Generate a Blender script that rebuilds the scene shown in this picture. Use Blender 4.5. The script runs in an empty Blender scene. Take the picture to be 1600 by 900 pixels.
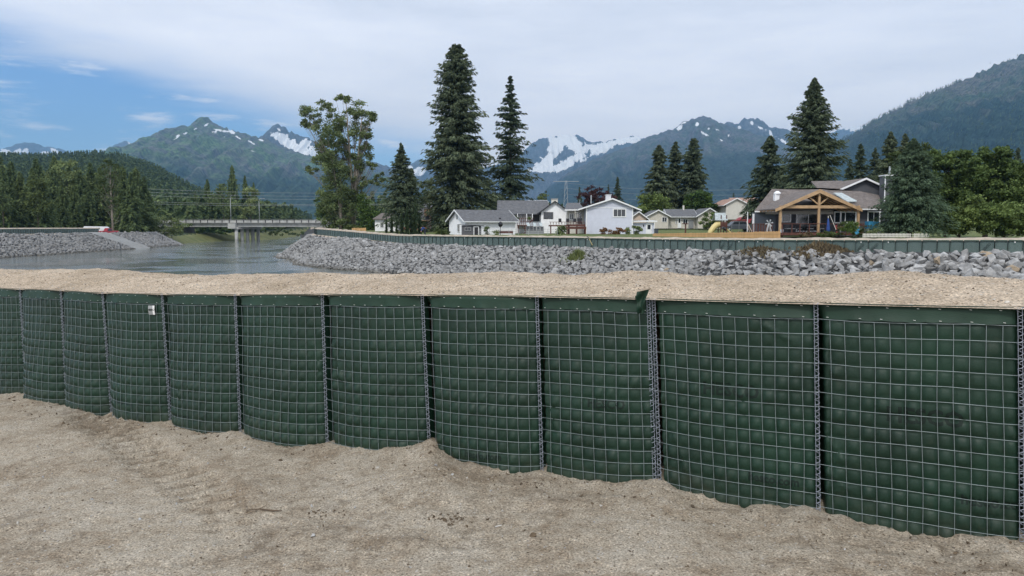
import bpy, bmesh, math, random
import numpy as np
from mathutils import Vector, Matrix
random.seed(7); rng = np.random.default_rng(7)
SC = bpy.context.scene; COL = SC.collection
# ------------------------------------------------------------------ camera
F = 1150.0; TH = math.atan(95/F); CT, ST = math.cos(TH), math.sin(TH)
cd = bpy.data.cameras.new("Camera"); cam = bpy.data.objects.new("Camera", cd); COL.objects.link(cam)
cd.sensor_width = 36; cd.lens = 36*F/1600; cd.clip_start = .05; cd.clip_end = 60000
cam.location = (0, 0, 0); cam.rotation_euler = (math.pi/2-TH, 0, 0); SC.camera = cam
# ------------------------------------------------------------------ light and sky
SUN_EL, SUN_AZ = math.radians(50), math.radians(196)      # azimuth clockwise from +Y
w = bpy.data.worlds.new("World"); SC.world = w; w.use_nodes = True
nt = w.node_tree; nt.nodes.clear()
def N(t, kind, **kw):
    n = t.nodes.new(kind)
    for k, v in kw.items(): setattr(n, k, v)
    return n
def L(t, a, b): t.links.new(a, b)
def math_(t, op, a, b=None, c=None, clamp=False):
    n = N(t, 'ShaderNodeMath', operation=op, use_clamp=clamp)
    for i, x in enumerate((a, b, c)):
        if x is None: continue
        if isinstance(x, (int, float)): n.inputs[i].default_value = x
        else: L(t, x, n.inputs[i])
    return n.outputs[0]
def ramp(t, fac, stops, interp='LINEAR'):
    n = N(t, 'ShaderNodeValToRGB'); n.color_ramp.interpolation = interp
    e = n.color_ramp.elements
    while len(e) < len(stops): e.new(.5)
    for el, (p, c) in zip(e, stops):
        el.position = p; el.color = (*c, 1) if len(c) == 3 else c
    if fac is not None: L(t, fac, n.inputs[0])
    return n.outputs[0]
def mixc(t, fac, a, b, blend='MIX'):
    n = N(t, 'ShaderNodeMix', data_type='RGBA', blend_type=blend)
    for i, x in ((0, fac), (6, a), (7, b)):
        if isinstance(x, (int, float)): n.inputs[i].default_value = x
        elif isinstance(x, tuple): n.inputs[i].default_value = (*x, 1)
        else: L(t, x, n.inputs[i])
    return n.outputs[2]
out = N(nt, 'ShaderNodeOutputWorld'); bg = N(nt, 'ShaderNodeBackground'); bg.inputs[1].default_value = .1
L(nt, bg.outputs[0], out.inputs[0])
sky = N(nt, 'ShaderNodeTexSky', sky_type='NISHITA'); sky.sun_disc = False
sky.sun_elevation = SUN_EL; sky.sun_rotation = SUN_AZ; sky.ozone_density = 2.2; sky.dust_density = .4
tc = N(nt, 'ShaderNodeTexCoord'); sep = N(nt, 'ShaderNodeSeparateXYZ'); L(nt, tc.outputs['Generated'], sep.inputs[0])
X, Y, Z = sep.outputs
az = math_(nt, 'ARCTAN2', X, Y); el = math_(nt, 'ARCSINE', Z)
mp = N(nt, 'ShaderNodeMapping'); L(nt, tc.outputs['Generated'], mp.inputs[0]); mp.inputs['Scale'].default_value = (1.6, 1.6, 9); mp.inputs['Rotation'].default_value = (0, .12, 0)
nz = N(nt, 'ShaderNodeTexNoise'); nz.inputs['Scale'].default_value = 2.1; nz.inputs['Detail'].default_value = 8; nz.inputs['Roughness'].default_value = .58; L(nt, mp.outputs[0], nz.inputs[0])
nz2 = N(nt, 'ShaderNodeTexNoise'); nz2.inputs['Scale'].default_value = 6.0; nz2.inputs['Detail'].default_value = 6; nz2.inputs['Roughness'].default_value = .6; L(nt, mp.outputs[0], nz2.inputs[0])
# the edge of the cloud sheet climbs towards the left (radians of elevation against azimuth)
edge = math_(nt, 'MULTIPLY_ADD', az, -.205, .083)
d = math_(nt, 'SUBTRACT', el, edge)
d = math_(nt, 'MULTIPLY_ADD', math_(nt, 'SUBTRACT', nz.outputs[0], .5), .10, d)
sheet = N(nt, 'ShaderNodeMapRange'); sheet.interpolation_type = 'SMOOTHSTEP'; L(nt, d, sheet.inputs[0]); sheet.inputs[1].default_value = -.025; sheet.inputs[2].default_value = .045
wis = N(nt, 'ShaderNodeMapRange'); wis.interpolation_type = 'SMOOTHSTEP'; L(nt, nz2.outputs[0], wis.inputs[0]); wis.inputs[1].default_value = .50; wis.inputs[2].default_value = .74; wis.inputs[4].default_value = .8
# low on the right the haze of cloud reaches the horizon
rt = N(nt, 'ShaderNodeMapRange'); rt.interpolation_type = 'SMOOTHSTEP'; L(nt, math_(nt, 'MULTIPLY_ADD', nz.outputs[0], .15, az), rt.inputs[0]); rt.inputs[1].default_value = -.03; rt.inputs[2].default_value = .06
mask = math_(nt, 'MAXIMUM', math_(nt, 'MAXIMUM', sheet.outputs[0], wis.outputs[0]), rt.outputs[0])
back = N(nt, 'ShaderNodeMapRange'); back.interpolation_type = 'SMOOTHSTEP'; L(nt, math_(nt, 'ABSOLUTE', az), back.inputs[0]); back.inputs[1].default_value = .9; back.inputs[2].default_value = 1.6
mask = math_(nt, 'MAXIMUM', mask, back.outputs[0])
cc = ramp(nt, math_(nt, 'MULTIPLY_ADD', math_(nt, 'SUBTRACT', nz.outputs[0], .5), .75, math_(nt, 'MULTIPLY', el, 1.6)),
          [(0, (11.4, 11.7, 12.6)), (.22, (10.0, 10.4, 11.4)), (.62, (6.8, 7.4, 8.6)), (1, (7.8, 8.3, 9.2))])
skb = mixc(nt, 1.0, sky.outputs[0], (.74, .97, 1.32), 'MULTIPLY')
L(nt, mixc(nt, mask, skb, cc), bg.inputs[0])
sd = bpy.data.lights.new("Sun", 'SUN'); sd.energy = 1.7; sd.angle = math.radians(12); sd.color = (1, .96, .9)
sun = bpy.data.objects.new("Sun", sd); COL.objects.link(sun)
sv = Vector((math.sin(SUN_AZ)*math.cos(SUN_EL), math.cos(SUN_AZ)*math.cos(SUN_EL), math.sin(SUN_EL)))
sun.rotation_euler = sv.to_track_quat('Z', 'Y').to_euler()
SC.view_settings.view_transform = 'Standard'; SC.view_settings.look = 'None'; SC.view_settings.exposure = .2; SC.view_settings.gamma = 1
SC.cycles.volume_bounces = 0; SC.cycles.max_bounces = 6; SC.cycles.transparent_max_bounces = 6

# ------------------------------------------------------------------ helpers
def P(px, py, Yd):
    """world point seen at photo pixel (px,py), Yd metres ahead"""
    u = (px-800)/F; v = (450-py)/F; dy = CT+v*ST
    return np.array([u*Yd/dy, Yd, (-ST+v*CT)*Yd/dy])
def hx(px, Yd): return (px-800)/F*Yd*CT
def hz(py, Yd): return float(P(800, py, Yd)[2])
def _h(ix, iy, s):
    n = (ix.astype(np.int64)*374761393+iy.astype(np.int64)*668265263+s*982451653) & 0xffffffff
    n = ((n ^ (n >> 13))*1274126177) & 0xffffffff
    return ((n ^ (n >> 16)) & 0xffff)/65535.0
def vn(x, y, s=0):
    x = np.asarray(x, float); y = np.asarray(y, float)
    ix, iy = np.floor(x), np.floor(y); fx, fy = x-ix, y-iy
    fx = fx*fx*(3-2*fx); fy = fy*fy*(3-2*fy)
    a = _h(ix, iy, s); b = _h(ix+1, iy, s); c = _h(ix, iy+1, s); d_ = _h(ix+1, iy+1, s)
    return (a*(1-fx)+b*fx)*(1-fy)+(c*(1-fx)+d_*fx)*fy
def fbm(x, y, o=5, s=0, g=.5):
    r = 0; a = 1; t = 0
    for i in range(o):
        r = r+a*vn(x*2**i+i*17.3, y*2**i-i*9.1, s+i); t += a; a *= g
    return r/t
def ridged(x, y, o=5, s=0):
    r = 0; a = 1; t = 0
    for i in range(o):
        r = r+a*(1-np.abs(2*vn(x*2**i+i*7.7, y*2**i+i*3.1, s+i)-1)); t += a; a *= .55
    return r/t
def ss(x, a, b):
    t = np.clip((np.asarray(x, float)-a)/(b-a), 0, 1); return t*t*(3-2*t)
def mesh_np(name, V, Fc, mats=(), smooth=False, mi=None):
    """V (n,3); Fc (m,k) int array"""
    V = np.asarray(V, np.float32).reshape(-1, 3); Fc = np.asarray(Fc, np.int32)
    m = bpy.data.meshes.new(name); k = Fc.shape[1]
    m.vertices.add(len(V)); m.vertices.foreach_set('co', V.ravel())
    m.loops.add(Fc.size); m.loops.foreach_set('vertex_index', Fc.ravel())
    m.polygons.add(len(Fc)); m.polygons.foreach_set('loop_start', np.arange(len(Fc), dtype=np.int32)*k)
    m.polygons.foreach_set('loop_total', np.full(len(Fc), k, np.int32))
    if mi is not None: m.polygons.foreach_set('material_index', np.asarray(mi, np.int32))
    m.polygons.foreach_set('use_smooth', np.full(len(Fc), smooth))
    for x in mats: m.materials.append(x)
    m.update(calc_edges=True); m.validate()
    return m
def grid_faces(nr, nc):
    i = np.arange(nr-1)[:, None]*nc+np.arange(nc-1)[None, :]
    return np.stack([i, i+1, i+nc+1, i+nc], -1).reshape(-1, 4)
def link(name, mesh, parent=None, loc=None, rot=None, **props):
    o = bpy.data.objects.new(name, mesh); COL.objects.link(o)
    if parent is not None: o.parent = parent
    if loc is not None: o.location = tuple(float(a) for a in loc)
    if rot is not None: o.rotation_euler = rot
    for k, v in props.items():
        if v is not None: o[k] = v
    return o
def thing(name, label, cat, loc=(0, 0, 0), rz=0, group=None):
    return link(name, None, None, loc, (0, 0, rz), label=label, category=cat, group=group)
def copy_tree(o, parent=None):
    c = o.copy(); COL.objects.link(c)
    if parent is not None: c.parent = parent
    for ch in list(o.children): copy_tree(ch, c)
    return c
class MB:
    def __init__(s): s.v = []; s.f = []
    def add(s, V, Fs):
        b = len(s.v); s.v += [tuple(map(float, p)) for p in V]; s.f += [tuple(int(i)+b for i in f) for f in Fs]; return s
    def box(s, x0, x1, y0, y1, z0, z1):
        return s.add([(x0, y0, z0), (x1, y0, z0), (x1, y1, z0), (x0, y1, z0), (x0, y0, z1), (x1, y0, z1), (x1, y1, z1), (x0, y1, z1)],
                     [(0, 3, 2, 1), (4, 5, 6, 7), (0, 1, 5, 4), (1, 2, 6, 5), (2, 3, 7, 6), (3, 0, 4, 7)])
    def slab(s, pts, off):
        n = len(pts); o = np.array(off, float); a = [np.array(p, float) for p in pts]
        return s.add(a+[p+o for p in a], [tuple(range(n))[::-1], tuple(range(n, 2*n))]+[(i, (i+1) % n, (i+1) % n+n, i+n) for i in range(n)])
    def bar(s, p0, p1, wd, ht=None):
        p0, p1 = Vector(p0), Vector(p1); d_ = (p1-p0); ln = d_.length; d_.normalize(); ht = ht or wd
        sd_ = d_.cross(Vector((0, 0, 1)))
        if sd_.length < 1e-3: sd_ = Vector((1, 0, 0))
        sd_.normalize(); up = sd_.cross(d_)
        c = [p0+sd_*a*wd/2+up*b*ht/2+d_*e for e in (0, ln) for a, b in ((-1, -1), (1, -1), (1, 1), (-1, 1))]
        return s.add(c, [(0, 3, 2, 1), (4, 5, 6, 7), (0, 1, 5, 4), (1, 2, 6, 5), (2, 3, 7, 6), (3, 0, 4, 7)])
    def tube(s, pts, r, n=6, cap=True):
        pts = [Vector(p) for p in pts]; rs = r if isinstance(r, (list, tuple)) else [r]*len(pts); b = []
        prev = None
        for i, p in enumerate(pts):
            t = (pts[min(i+1, len(pts)-1)]-pts[max(i-1, 0)]).normalized()
            if prev is None: a = t.cross(Vector((0, 0, 1)) if abs(t.z) < .9 else Vector((1, 0, 0))).normalized()
            else: a = (prev-t*prev.dot(t)).normalized()
            prev = a; c = t.cross(a)
            b += [p+(a*math.cos(2*math.pi*k/n)+c*math.sin(2*math.pi*k/n))*rs[i] for k in range(n)]
        fs = [(i*n+k, i*n+(k+1) % n, (i+1)*n+(k+1) % n, (i+1)*n+k) for i in range(len(pts)-1) for k in range(n)]
        if cap: fs += [tuple(range(n))[::-1], tuple(range((len(pts)-1)*n, len(pts)*n))]
        return s.add(b, fs)
    def mesh(s, name, mat, smooth=False):
        m = bpy.data.meshes.new(name); m.from_pydata(s.v, [], s.f)
        if mat: m.materials.append(mat)
        if smooth:
            for p in m.polygons: p.use_smooth = True
        m.update(); return m
    def build(s, name, mat, parent=None, smooth=False, loc=None, rot=None, **pr):
        return link(name, s.mesh(name, mat, smooth), parent, loc, rot, **pr)
def box(name, mat, parent, *a, **pr): return MB().box(*a).build(name, mat, parent, **pr)

# ------------------------------------------------------------------ materials
def mat(name, col, rough=.8, var=.15, scale=3., bump=0., bscale=40., spec=.3, metal=0., col2=None, coord='Object', stretch=None, rand=.0):
    m = bpy.data.materials.new(name); m.use_nodes = True; t = m.node_tree; b = t.nodes['Principled BSDF']
    b.inputs['Roughness'].default_value = rough; b.inputs['Specular IOR Level'].default_value = spec; b.inputs['Metallic'].default_value = metal
    co = N(t, 'ShaderNodeTexCoord').outputs[coord]
    if stretch:
        mp = N(t, 'ShaderNodeMapping'); mp.inputs['Scale'].default_value = stretch; L(t, co, mp.inputs[0]); co = mp.outputs[0]
    n = N(t, 'ShaderNodeTexNoise'); n.inputs['Scale'].default_value = scale; n.inputs['Detail'].default_value = 6; L(t, co, n.inputs[0])
    c2 = col2 or tuple(c*(1-var) for c in col); c1 = col if col2 else tuple(c*(1+var) for c in col)
    c = ramp(t, n.outputs[0], [(.3, c2), (.7, c1)])
    if rand:
        oi = N(t, 'ShaderNodeObjectInfo')
        c = mixc(t, 1., c, ramp(t, oi.outputs['Random'], [(0, (1-rand,)*3), (1, (1+rand,)*3)]), 'MULTIPLY')
    L(t, c, b.inputs['Base Color'])
    if bump:
        n2 = N(t, 'ShaderNodeTexNoise'); n2.inputs['Scale'].default_value = bscale; n2.inputs['Detail'].default_value = 4; L(t, co, n2.inputs[0])
        bp = N(t, 'ShaderNodeBump'); bp.inputs['Strength'].default_value = bump; bp.inputs['Distance'].default_value = 1/bscale; L(t, n2.outputs[0], bp.inputs['Height']); L(t, bp.outputs[0], b.inputs['Normal'])
    return m
def siding(name, col, pitch=.2):
    m = mat(name, col, .6, .06, 1.5); t = m.node_tree; b = t.nodes['Principled BSDF']
    s_ = N(t, 'ShaderNodeSeparateXYZ'); L(t, N(t, 'ShaderNodeTexCoord').outputs['Object'], s_.inputs[0])
    f = math_(t, 'FRACT', math_(t, 'DIVIDE', s_.outputs[2], pitch))
    bp = N(t, 'ShaderNodeBump'); bp.inputs['Distance'].default_value = .07; L(t, math_(t, 'SUBTRACT', 1., f), bp.inputs['Height']); L(t, bp.outputs[0], b.inputs['Normal'])
    return m
def shingles(name, col):
    m = mat(name, col, .9, .25, 2.2); t = m.node_tree; b = t.nodes['Principled BSDF']; old = b.inputs['Base Color'].links[0].from_socket
    br = N(t, 'ShaderNodeTexNoise'); br.inputs['Scale'].default_value = 7; L(t, N(t, 'ShaderNodeTexCoord').outputs['Object'], br.inputs[0])
    mp = N(t, 'ShaderNodeMapping'); mp.inputs['Scale'].default_value = (1, 1, 3.5); L(t, N(t, 'ShaderNodeTexCoord').outputs['Object'], mp.inputs[0]); L(t, mp.outputs[0], br.inputs[0])
    L(t, mixc(t, 1., old, ramp(t, br.outputs[0], [(.3, (.72, .72, .72)), (.7, (1.25, 1.22, 1.2))]), 'MULTIPLY'), b.inputs['Base Color'])
    return m
def sandmat(name, c_dark, c_mid, c_light, fine=90., stones=55., damp=True):
    m = bpy.data.materials.new(name); m.use_nodes = True; t = m.node_tree; b = t.nodes['Principled BSDF']
    b.inputs['Roughness'].default_value = .95; b.inputs['Specular IOR Level'].default_value = .12
    co = N(t, 'ShaderNodeTexCoord').outputs['Object']
    def noise(s_, dt=5, r=.6):
        n = N(t, 'ShaderNodeTexNoise'); n.inputs['Scale'].default_value = s_; n.inputs['Detail'].default_value = dt; n.inputs['Roughness'].default_value = r; L(t, co, n.inputs[0]); return n.outputs[0]
    big = noise(1.3, 8, .72); mid = noise(9., 6, .75); fin = noise(fine, 3, .7)
    c = ramp(t, math_(t, 'MULTIPLY_ADD', mid, .45, math_(t, 'MULTIPLY', big, .6)), [(.40, c_dark), (.52, c_mid), (.63, c_light)])
    c = mixc(t, 1., c, ramp(t, fin, [(.32, (.25, .23, .21)), (.46, (.95, .95, .95)), (.56, (1.05, 1.05, 1.05)), (.70, (2., 1.97, 1.93))]), 'MULTIPLY')
    v = N(t, 'ShaderNodeTexVoronoi'); v.inputs['Scale'].default_value = stones; L(t, co, v.inputs[0])
    sc = N(t, 'ShaderNodeSeparateColor'); L(t, v.outputs['Color'], sc.inputs[0])
    pick = math_(t, 'GREATER_THAN', sc.outputs[0], .88)
    near = math_(t, 'LESS_THAN', v.outputs['Distance'], .32)
    pm = math_(t, 'MULTIPLY', pick, near)
    c = mixc(t, math_(t, 'MULTIPLY', pm, .8), c, ramp(t, sc.outputs[1], [(0, (.10, .085, .07)), (.45, (.36, .32, .28)), (1, (.62, .58, .52))]))
    at = N(t, 'ShaderNodeAttribute', attribute_name='damp'); fl = ramp(t, math_(t, 'ADD', noise(6.5, 9, .8), math_(t, 'MULTIPLY', at.outputs['Fac'], .10)), [(.58, (0,)*3), (.68, (1,)*3)])
    c = mixc(t, math_(t, 'MULTIPLY', fl, .5), c, tuple(x*.55 for x in c_dark))
    L(t, c, b.inputs['Base Color'])
    bp = N(t, 'ShaderNodeBump'); bp.inputs['Strength'].default_value = 1.; bp.inputs['Distance'].default_value = .02
    L(t, math_(t, 'ADD', math_(t, 'MULTIPLY', fin, .7), math_(t, 'ADD', math_(t, 'MULTIPLY', mid, 1.6), math_(t, 'MULTIPLY', pm, .5))), bp.inputs['Height']); L(t, bp.outputs[0], b.inputs['Normal'])
    return m
def leafmat(name, a, bcol, sss=.0):
    m = bpy.data.materials.new(name); m.use_nodes = True; t = m.node_tree; b = t.nodes['Principled BSDF']
    b.inputs['Roughness'].default_value = .75; b.inputs['Specular IOR Level'].default_value = .2
    at = N(t, 'ShaderNodeAttribute', attribute_name='tint'); oi = N(t, 'ShaderNodeObjectInfo')
    c = ramp(t, at.outputs['Fac'], [(0, tuple(x*.75 for x in a)), (.5, tuple((x+y)/2 for x, y in zip(a, bcol))), (1, tuple(x*1.25 for x in bcol))])
    c = mixc(t, 1., c, ramp(t, oi.outputs['Random'], [(0, (.8, .85, .85)), (1, (1.2, 1.15, 1.1))]), 'MULTIPLY')
    L(t, c, b.inputs['Base Color'])
    tr = N(t, 'ShaderNodeBsdfTranslucent'); L(t, c, tr.inputs[0]); mx = N(t, 'ShaderNodeMixShader'); mx.inputs[0].default_value = .25
    L(t, b.outputs[0], mx.inputs[1]); L(t, tr.outputs[0], mx.inputs[2]); L(t, mx.outputs[0], t.nodes['Material Output'].inputs[0])
    return m
M = dict(
 ground=sandmat('sandy_gravel', (.27, .21, .148), (.42, .36, .28), (.50, .445, .365), 95, 48),
 fill=sandmat('dry_sand_fill', (.37, .295, .21), (.49, .395, .295), (.60, .495, .38), 75, 34),
 farsand=mat('pale_bank_sand', (.42, .36, .29), .95, .2, 1.5, .5, 4),
 rubble=mat('dark_rubble', (.05, .05, .05), .95, .3, 1., .6, 3),
 smoothgravel=mat('smooth_gravel_ramp', (.27, .27, .26), .95, .12, 1.),
 grass=mat('lawn_grass', (.15, .17, .06), .95, .35, .12, .5, 2, col2=(.08, .11, .035)),
 floor=mat('forest_floor', (.035, .05, .02), .95, .3, .05),
 rock=mat('grey_slate_rock', (.385, .38, .37), .75, .3, 1.7, .5, 9, col2=(.19, .19, .188), rand=.30),
 rocklight=mat('pale_veined_rock', (.50, .50, .49), .8, .3, 2.2, .5, 9, col2=(.30, .30, .30), rand=.1),
 rocktan=mat('tan_rock', (.34, .27, .19), .8, .3, 2.2, .5, 9, rand=.1),
 bark=mat('bark', (.085, .07, .055), .95, .35, 4, .5, 10), barkpale=mat('pale_bark', (.26, .23, .19), .95, .3, 3, .4, 8),
 wire=mat('galvanised_wire', (.29, .34, .35), .42, .15, 20, metal=.35, spec=.5),
 coil=mat('coil_wire', (.40, .43, .50), .42, .2, 30, metal=.4, spec=.5),
 staple=mat('staple_wire', (.62, .64, .60), .5, .1, 5),
 white=siding('white_siding', (.80, .81, .82)), bluegrey=siding('blue_grey_siding', (.55, .58, .66)), charcoal=siding('charcoal_siding', (.075, .078, .088)),
 beige=siding('beige_siding', (.55, .52, .45)), peach=siding('peach_siding', (.55, .44, .36)), cream=siding('cream_siding', (.60, .58, .52)),
 brownsiding=siding('brown_siding', (.22, .11, .07)),
 trim=mat('white_trim', (.82, .83, .84), .5, .03), shingle=shingles('grey_shingles', (.13, .135, .145)), shinglebrown=shingles('brown_grey_shingles', (.165, .145, .135)),
 shinglepeach=shingles('faded_red_shingles', (.38, .25, .20)), shinglegreen=shingles('green_grey_shingles', (.14, .15, .13)),
 timber=mat('honey_timber', (.45, .30, .17), .6, .2, 3, stretch=(1, 1, 1)), cedar=mat('fresh_cedar_boards', (.55, .34, .16), .75, .3, 2.5, rand=.1),
 redwood=mat('dark_red_stain', (.11, .045, .035), .7, .3, 4), glass=mat('dark_glass', (.02, .025, .03), .08, .3, 2, spec=.8), dark=mat('dark_metal', (.03, .03, .035), .5, .1),
 concrete=mat('concrete', (.42, .42, .40), .9, .2, .6, .3, 5), concretedark=mat('weathered_concrete', (.22, .22, .21), .9, .25, .5, .3, 5),
 yellow=mat('yellow_plastic', (.66, .54, .25), .4, .05), blue=mat('blue_cloth', (.03, .07, .25), .8, .15, 4), teal=mat('sky_blue_plastic', (.06, .32, .55), .6, .1),
 red=mat('red_paint', (.30, .02, .03), .3, .05, spec=.6), whitepaint=mat('white_car_paint', (.75, .76, .78), .3, .03, spec=.6), greypaint=mat('dark_grey_car_paint', (.06, .07, .085), .3, .05, spec=.6),
 rubber=mat('rubber', (.02, .02, .02), .85, .1), steel=mat('galvanised_steel', (.45, .47, .48), .45, .1, metal=.5), pole=mat('wood_pole', (.16, .12, .09), .9, .2),
 skin=mat('skin', (.5, .32, .24), .6, .05), denim=mat('dark_trousers', (.03, .035, .05), .9, .1), hair=mat('brown_hair', (.06, .04, .03), .8, .2),
 tagm=mat('grey_tag_cloth', (.30, .31, .31), .7, .05), grey=mat('grey_plastic', (.25, .26, .27), .6, .1), playroof=mat('blue_grey_canvas', (.42, .47, .48), .8, .25, 4),
 print=mat('dark_print', (.006, .016, .011), .7, .1), farprint=mat('faded_dark_print', (.03, .045, .042), .8, .1), whiteprint=mat('white_tag', (.8, .8, .78), .6, .05), twig=mat('dry_twig', (.11, .08, .055), .9, .2, 8),
 clod=mat('damp_clod', (.12, .09, .06), .95, .3, 20, .6, 60), pebble=mat('pale_pebble', (.5, .47, .42), .85, .2, 30, rand=.3),
)
LF = dict(
 spruce=leafmat('spruce_needles', (.042, .062, .038), (.115, .145, .085)), spruce2=leafmat('spruce_needles_blue', (.046, .074, .044), (.125, .175, .100)),
 forest=leafmat('forest_needles', (.055, .085, .036), (.16, .21, .085)), cotton=leafmat('cottonwood_leaves', (.085, .115, .045), (.24, .29, .12)),
 maple=leafmat('maple_leaves', (.060, .098, .030), (.18, .24, .075)), green=leafmat('bright_green_leaves', (.045, .085, .022), (.12, .18, .045)),
 plum=leafmat('purple_leaves', (.055, .026, .030), (.12, .055, .055)), brush=leafmat('dry_brush', (.10, .07, .045), (.22, .17, .10)),
 bushred=leafmat('rusty_bush', (.14, .075, .035), (.26, .15, .07)), reed=leafmat('reed_grass', (.07, .10, .03), (.17, .20, .08)), birch=leafmat('alder_leaves', (.055, .080, .026), (.13, .165, .06)),
 hedge=leafmat('cedar_hedge', (.018, .034, .016), (.04, .065, .028)),
)
# ------------------------------------------------------------------ wall posts (left to right)
#        px_top py_top  px_bot py_bot   Y
PW = [(-260, 444, -243, 585, 9.10), (-180, 446, -165, 592, 8.66), (-104, 448, -91, 599, 8.22), (-33, 449, -22, 606, 7.80), (33, 451, 43, 614, 7.35), (97, 453, 106, 630, 6.95), (162, 457, 176, 644, 6.60),
      (255, 459, 268, 660, 6.20), (369, 460, 377, 675, 5.78), (505, 459, 513, 697, 5.40), (661, 460, 673, 716, 5.02), (840, 462, 848, 738, 4.68),
      (1018, 466, 1028, 757, 4.33), (1275, 473, 1279, 802, 3.87), (1593, 480, 1596, 853, 3.48), (2010, 491, 2008, 915, 3.10), (2560, 505, 2550, 1000, 2.72)]
TOP = np.array([P(a, b, y) for a, b, c, d_, y in PW]); BOT = np.array([P(c, d_, y-.02) for a, b, c, d_, y in PW])
NP = len(PW)
BOT = BOT+(BOT-TOP)*.10            # the cloth goes on a hand's breadth below the sand
seg = TOP[1:]-TOP[:-1]; seg[:, 2] = 0
NRM = np.stack([seg[:, 1], -seg[:, 0], np.zeros(NP-1)], 1); NRM /= np.linalg.norm(NRM, axis=1)[:, None]   # towards the camera
BULB = [.10, .10, .10, .12, .14, .13, .12, .12, .11, .09, .10, .06, .035, .03, .03, .03]
def bulge(i, s, t):
    a0_ = .045 if i < 11 else .025
    A = a0_+(BULB[i]-a0_)*ss(t, 0, 1)
    return A*np.clip(1-np.abs(2*s-1)**2.6, 0, 1)
def base(i, s, t):
    s = np.asarray(s)[..., None]; t = np.asarray(t)[..., None]
    # s softened so the upright wires crowd a little at the ends of a bulging cell
    a = TOP[i]*(1-s)+TOP[i+1]*s; b = BOT[i]*(1-s)+BOT[i+1]*s
    return a*(1-t)+b*t
Hh = [float(np.linalg.norm(BOT[i]-TOP[i])) for i in range(NP)]
CELL = .0775
NC = [12]*NP; NC[13] = 13; NC[12] = 13; NC[11] = 10; NC[6] = 11; NC[5] = 9; NC[4] = 10
def sag(i, s, t): return .006*np.sin(s*9+i)*t
def wire_pt(i, s, t, off=0.004):
    s = np.asarray(s, float); t = np.asarray(t, float)
    p = base(i, s, t)+NRM[i]*(bulge(i, s, t)+off)[..., None]
    p[..., 2] += .003*np.sin(s*7+i*2.1+t*3)+.003*(vn(s*9+i*7, t*12, 2)-.5)
    p[..., :2] += (NRM[i][:2][::-1]*[1, -1])*(.0025*np.sin(t*11+s*5+i))[..., None]
    return p
def rows(i):
    H = Hh[i]; r = .088/H; out_ = []
    while r < .995: out_.append(r); r += CELL/H
    return out_
CREASE = {9: [(.10, .30, .24, .52), (.15, .28, .19, .60)], 10: [(.05, .8, .16, .93)], 11: [(.08, .55, .2, .72)], 12: [(.12, .62, .22, .83), (.7, .1, .85, .16)], 13: [(.02, .2, .1, .30), (.03, .55, .14, .66), (.05, .72, .16, .78)], 8: [(.9, .3, .98, .5)], 7: [(.2, .4, .3, .7)]}
def fabric_pt(i, s, t, off=0.):
    s = np.asarray(s, float); t = np.asarray(t, float); H = Hh[i]
    nc = NC[i]; row = (t*H-.088)/CELL; c = s*nc
    pil = np.abs(np.sin(np.pi*np.clip(c, 0, nc)))**.38*np.abs(np.sin(np.pi*np.where(row > 0, row-np.floor(row), 0)**1.25))**.38
    amp = .007+.012*ss(t, .0, .55)+.006*vn(c*.7+i*9, row*.7, 3)
    pil = np.where(row > 0, pil*amp*(.6+.7*_h(np.floor(c), np.floor(row), 50+i)), 0)
    for (s0_, t0_, s1_, t1_) in CREASE.get(i, ()):
        dx_, dt_ = s1_-s0_, t1_-t0_; uu_ = np.clip(((s-s0_)*dx_+(t-t0_)*dt_)/(dx_*dx_+dt_*dt_), 0, 1); pil = pil+.011*np.exp(-((s-s0_-uu_*dx_)**2+(t-t0_-uu_*dt_)**2)/.012**2)
    wr = (fbm(s*26+i*31, t*9+i*3, 4, 11)-.5)*.012
    edge_ = ss(s, .16, .0)+ss(s, .90, 1.)
    wr = wr+edge_*(ridged(s*5+i, t*38+s*12, 3, 21)-.6)*.016          # pulled folds by the joints
    lw = .085 if 7 <= i <= 10 else .045
    rec = .12*ss(s, lw, .25*lw)**.8*ss(t, .0, .12)+.03*ss(s, .04, 0)+.05*ss(s, .975, 1.)
    p = base(i, s, t)+NRM[i]*(bulge(i, s, t)-.013+pil+wr*ss(t, 0, .1)-rec+off)[..., None]
    return p
def fabmat():
    m = mat('green_geotextile', (.0078, .0300, .0170), .50, .25, 2.4, .35, 260, spec=.38); t = m.node_tree; b = t.nodes['Principled BSDF']; old = b.inputs['Base Color'].links[0].from_socket
    n = N(t, 'ShaderNodeTexNoise'); n.inputs['Scale'].default_value = 9; n.inputs['Detail'].default_value = 8; n.inputs['Roughness'].default_value = .75; L(t, N(t, 'ShaderNodeTexCoord').outputs['Object'], n.inputs[0])
    at = N(t, 'ShaderNodeAttribute', attribute_name='low'); lo = ramp(t, at.outputs['Fac'], [(0, (.02,)*3), (.05, (0,)*3), (.74, (0,)*3), (.93, (.26,)*3)])
    k = ramp(t, math_(t, 'ADD', n.outputs[0], lo), [(.56, (0,)*3), (.86, (.28,)*3)]); L(t, mixc(t, k, old, (.085, .085, .06)), b.inputs['Base Color']); return m
M['fab'] = fabmat(); M['flap'] = mat('green_hem_cloth', (.0115, .036, .021), .55, .15, 5, .3, 200, spec=.35)
barrier = thing('gabion_barrier', 'green fabric and wire mesh flood barrier standing on the sandy ground in the foreground', 'flood barrier', tuple(BOT[8]))
o0 = BOT[8]
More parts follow.
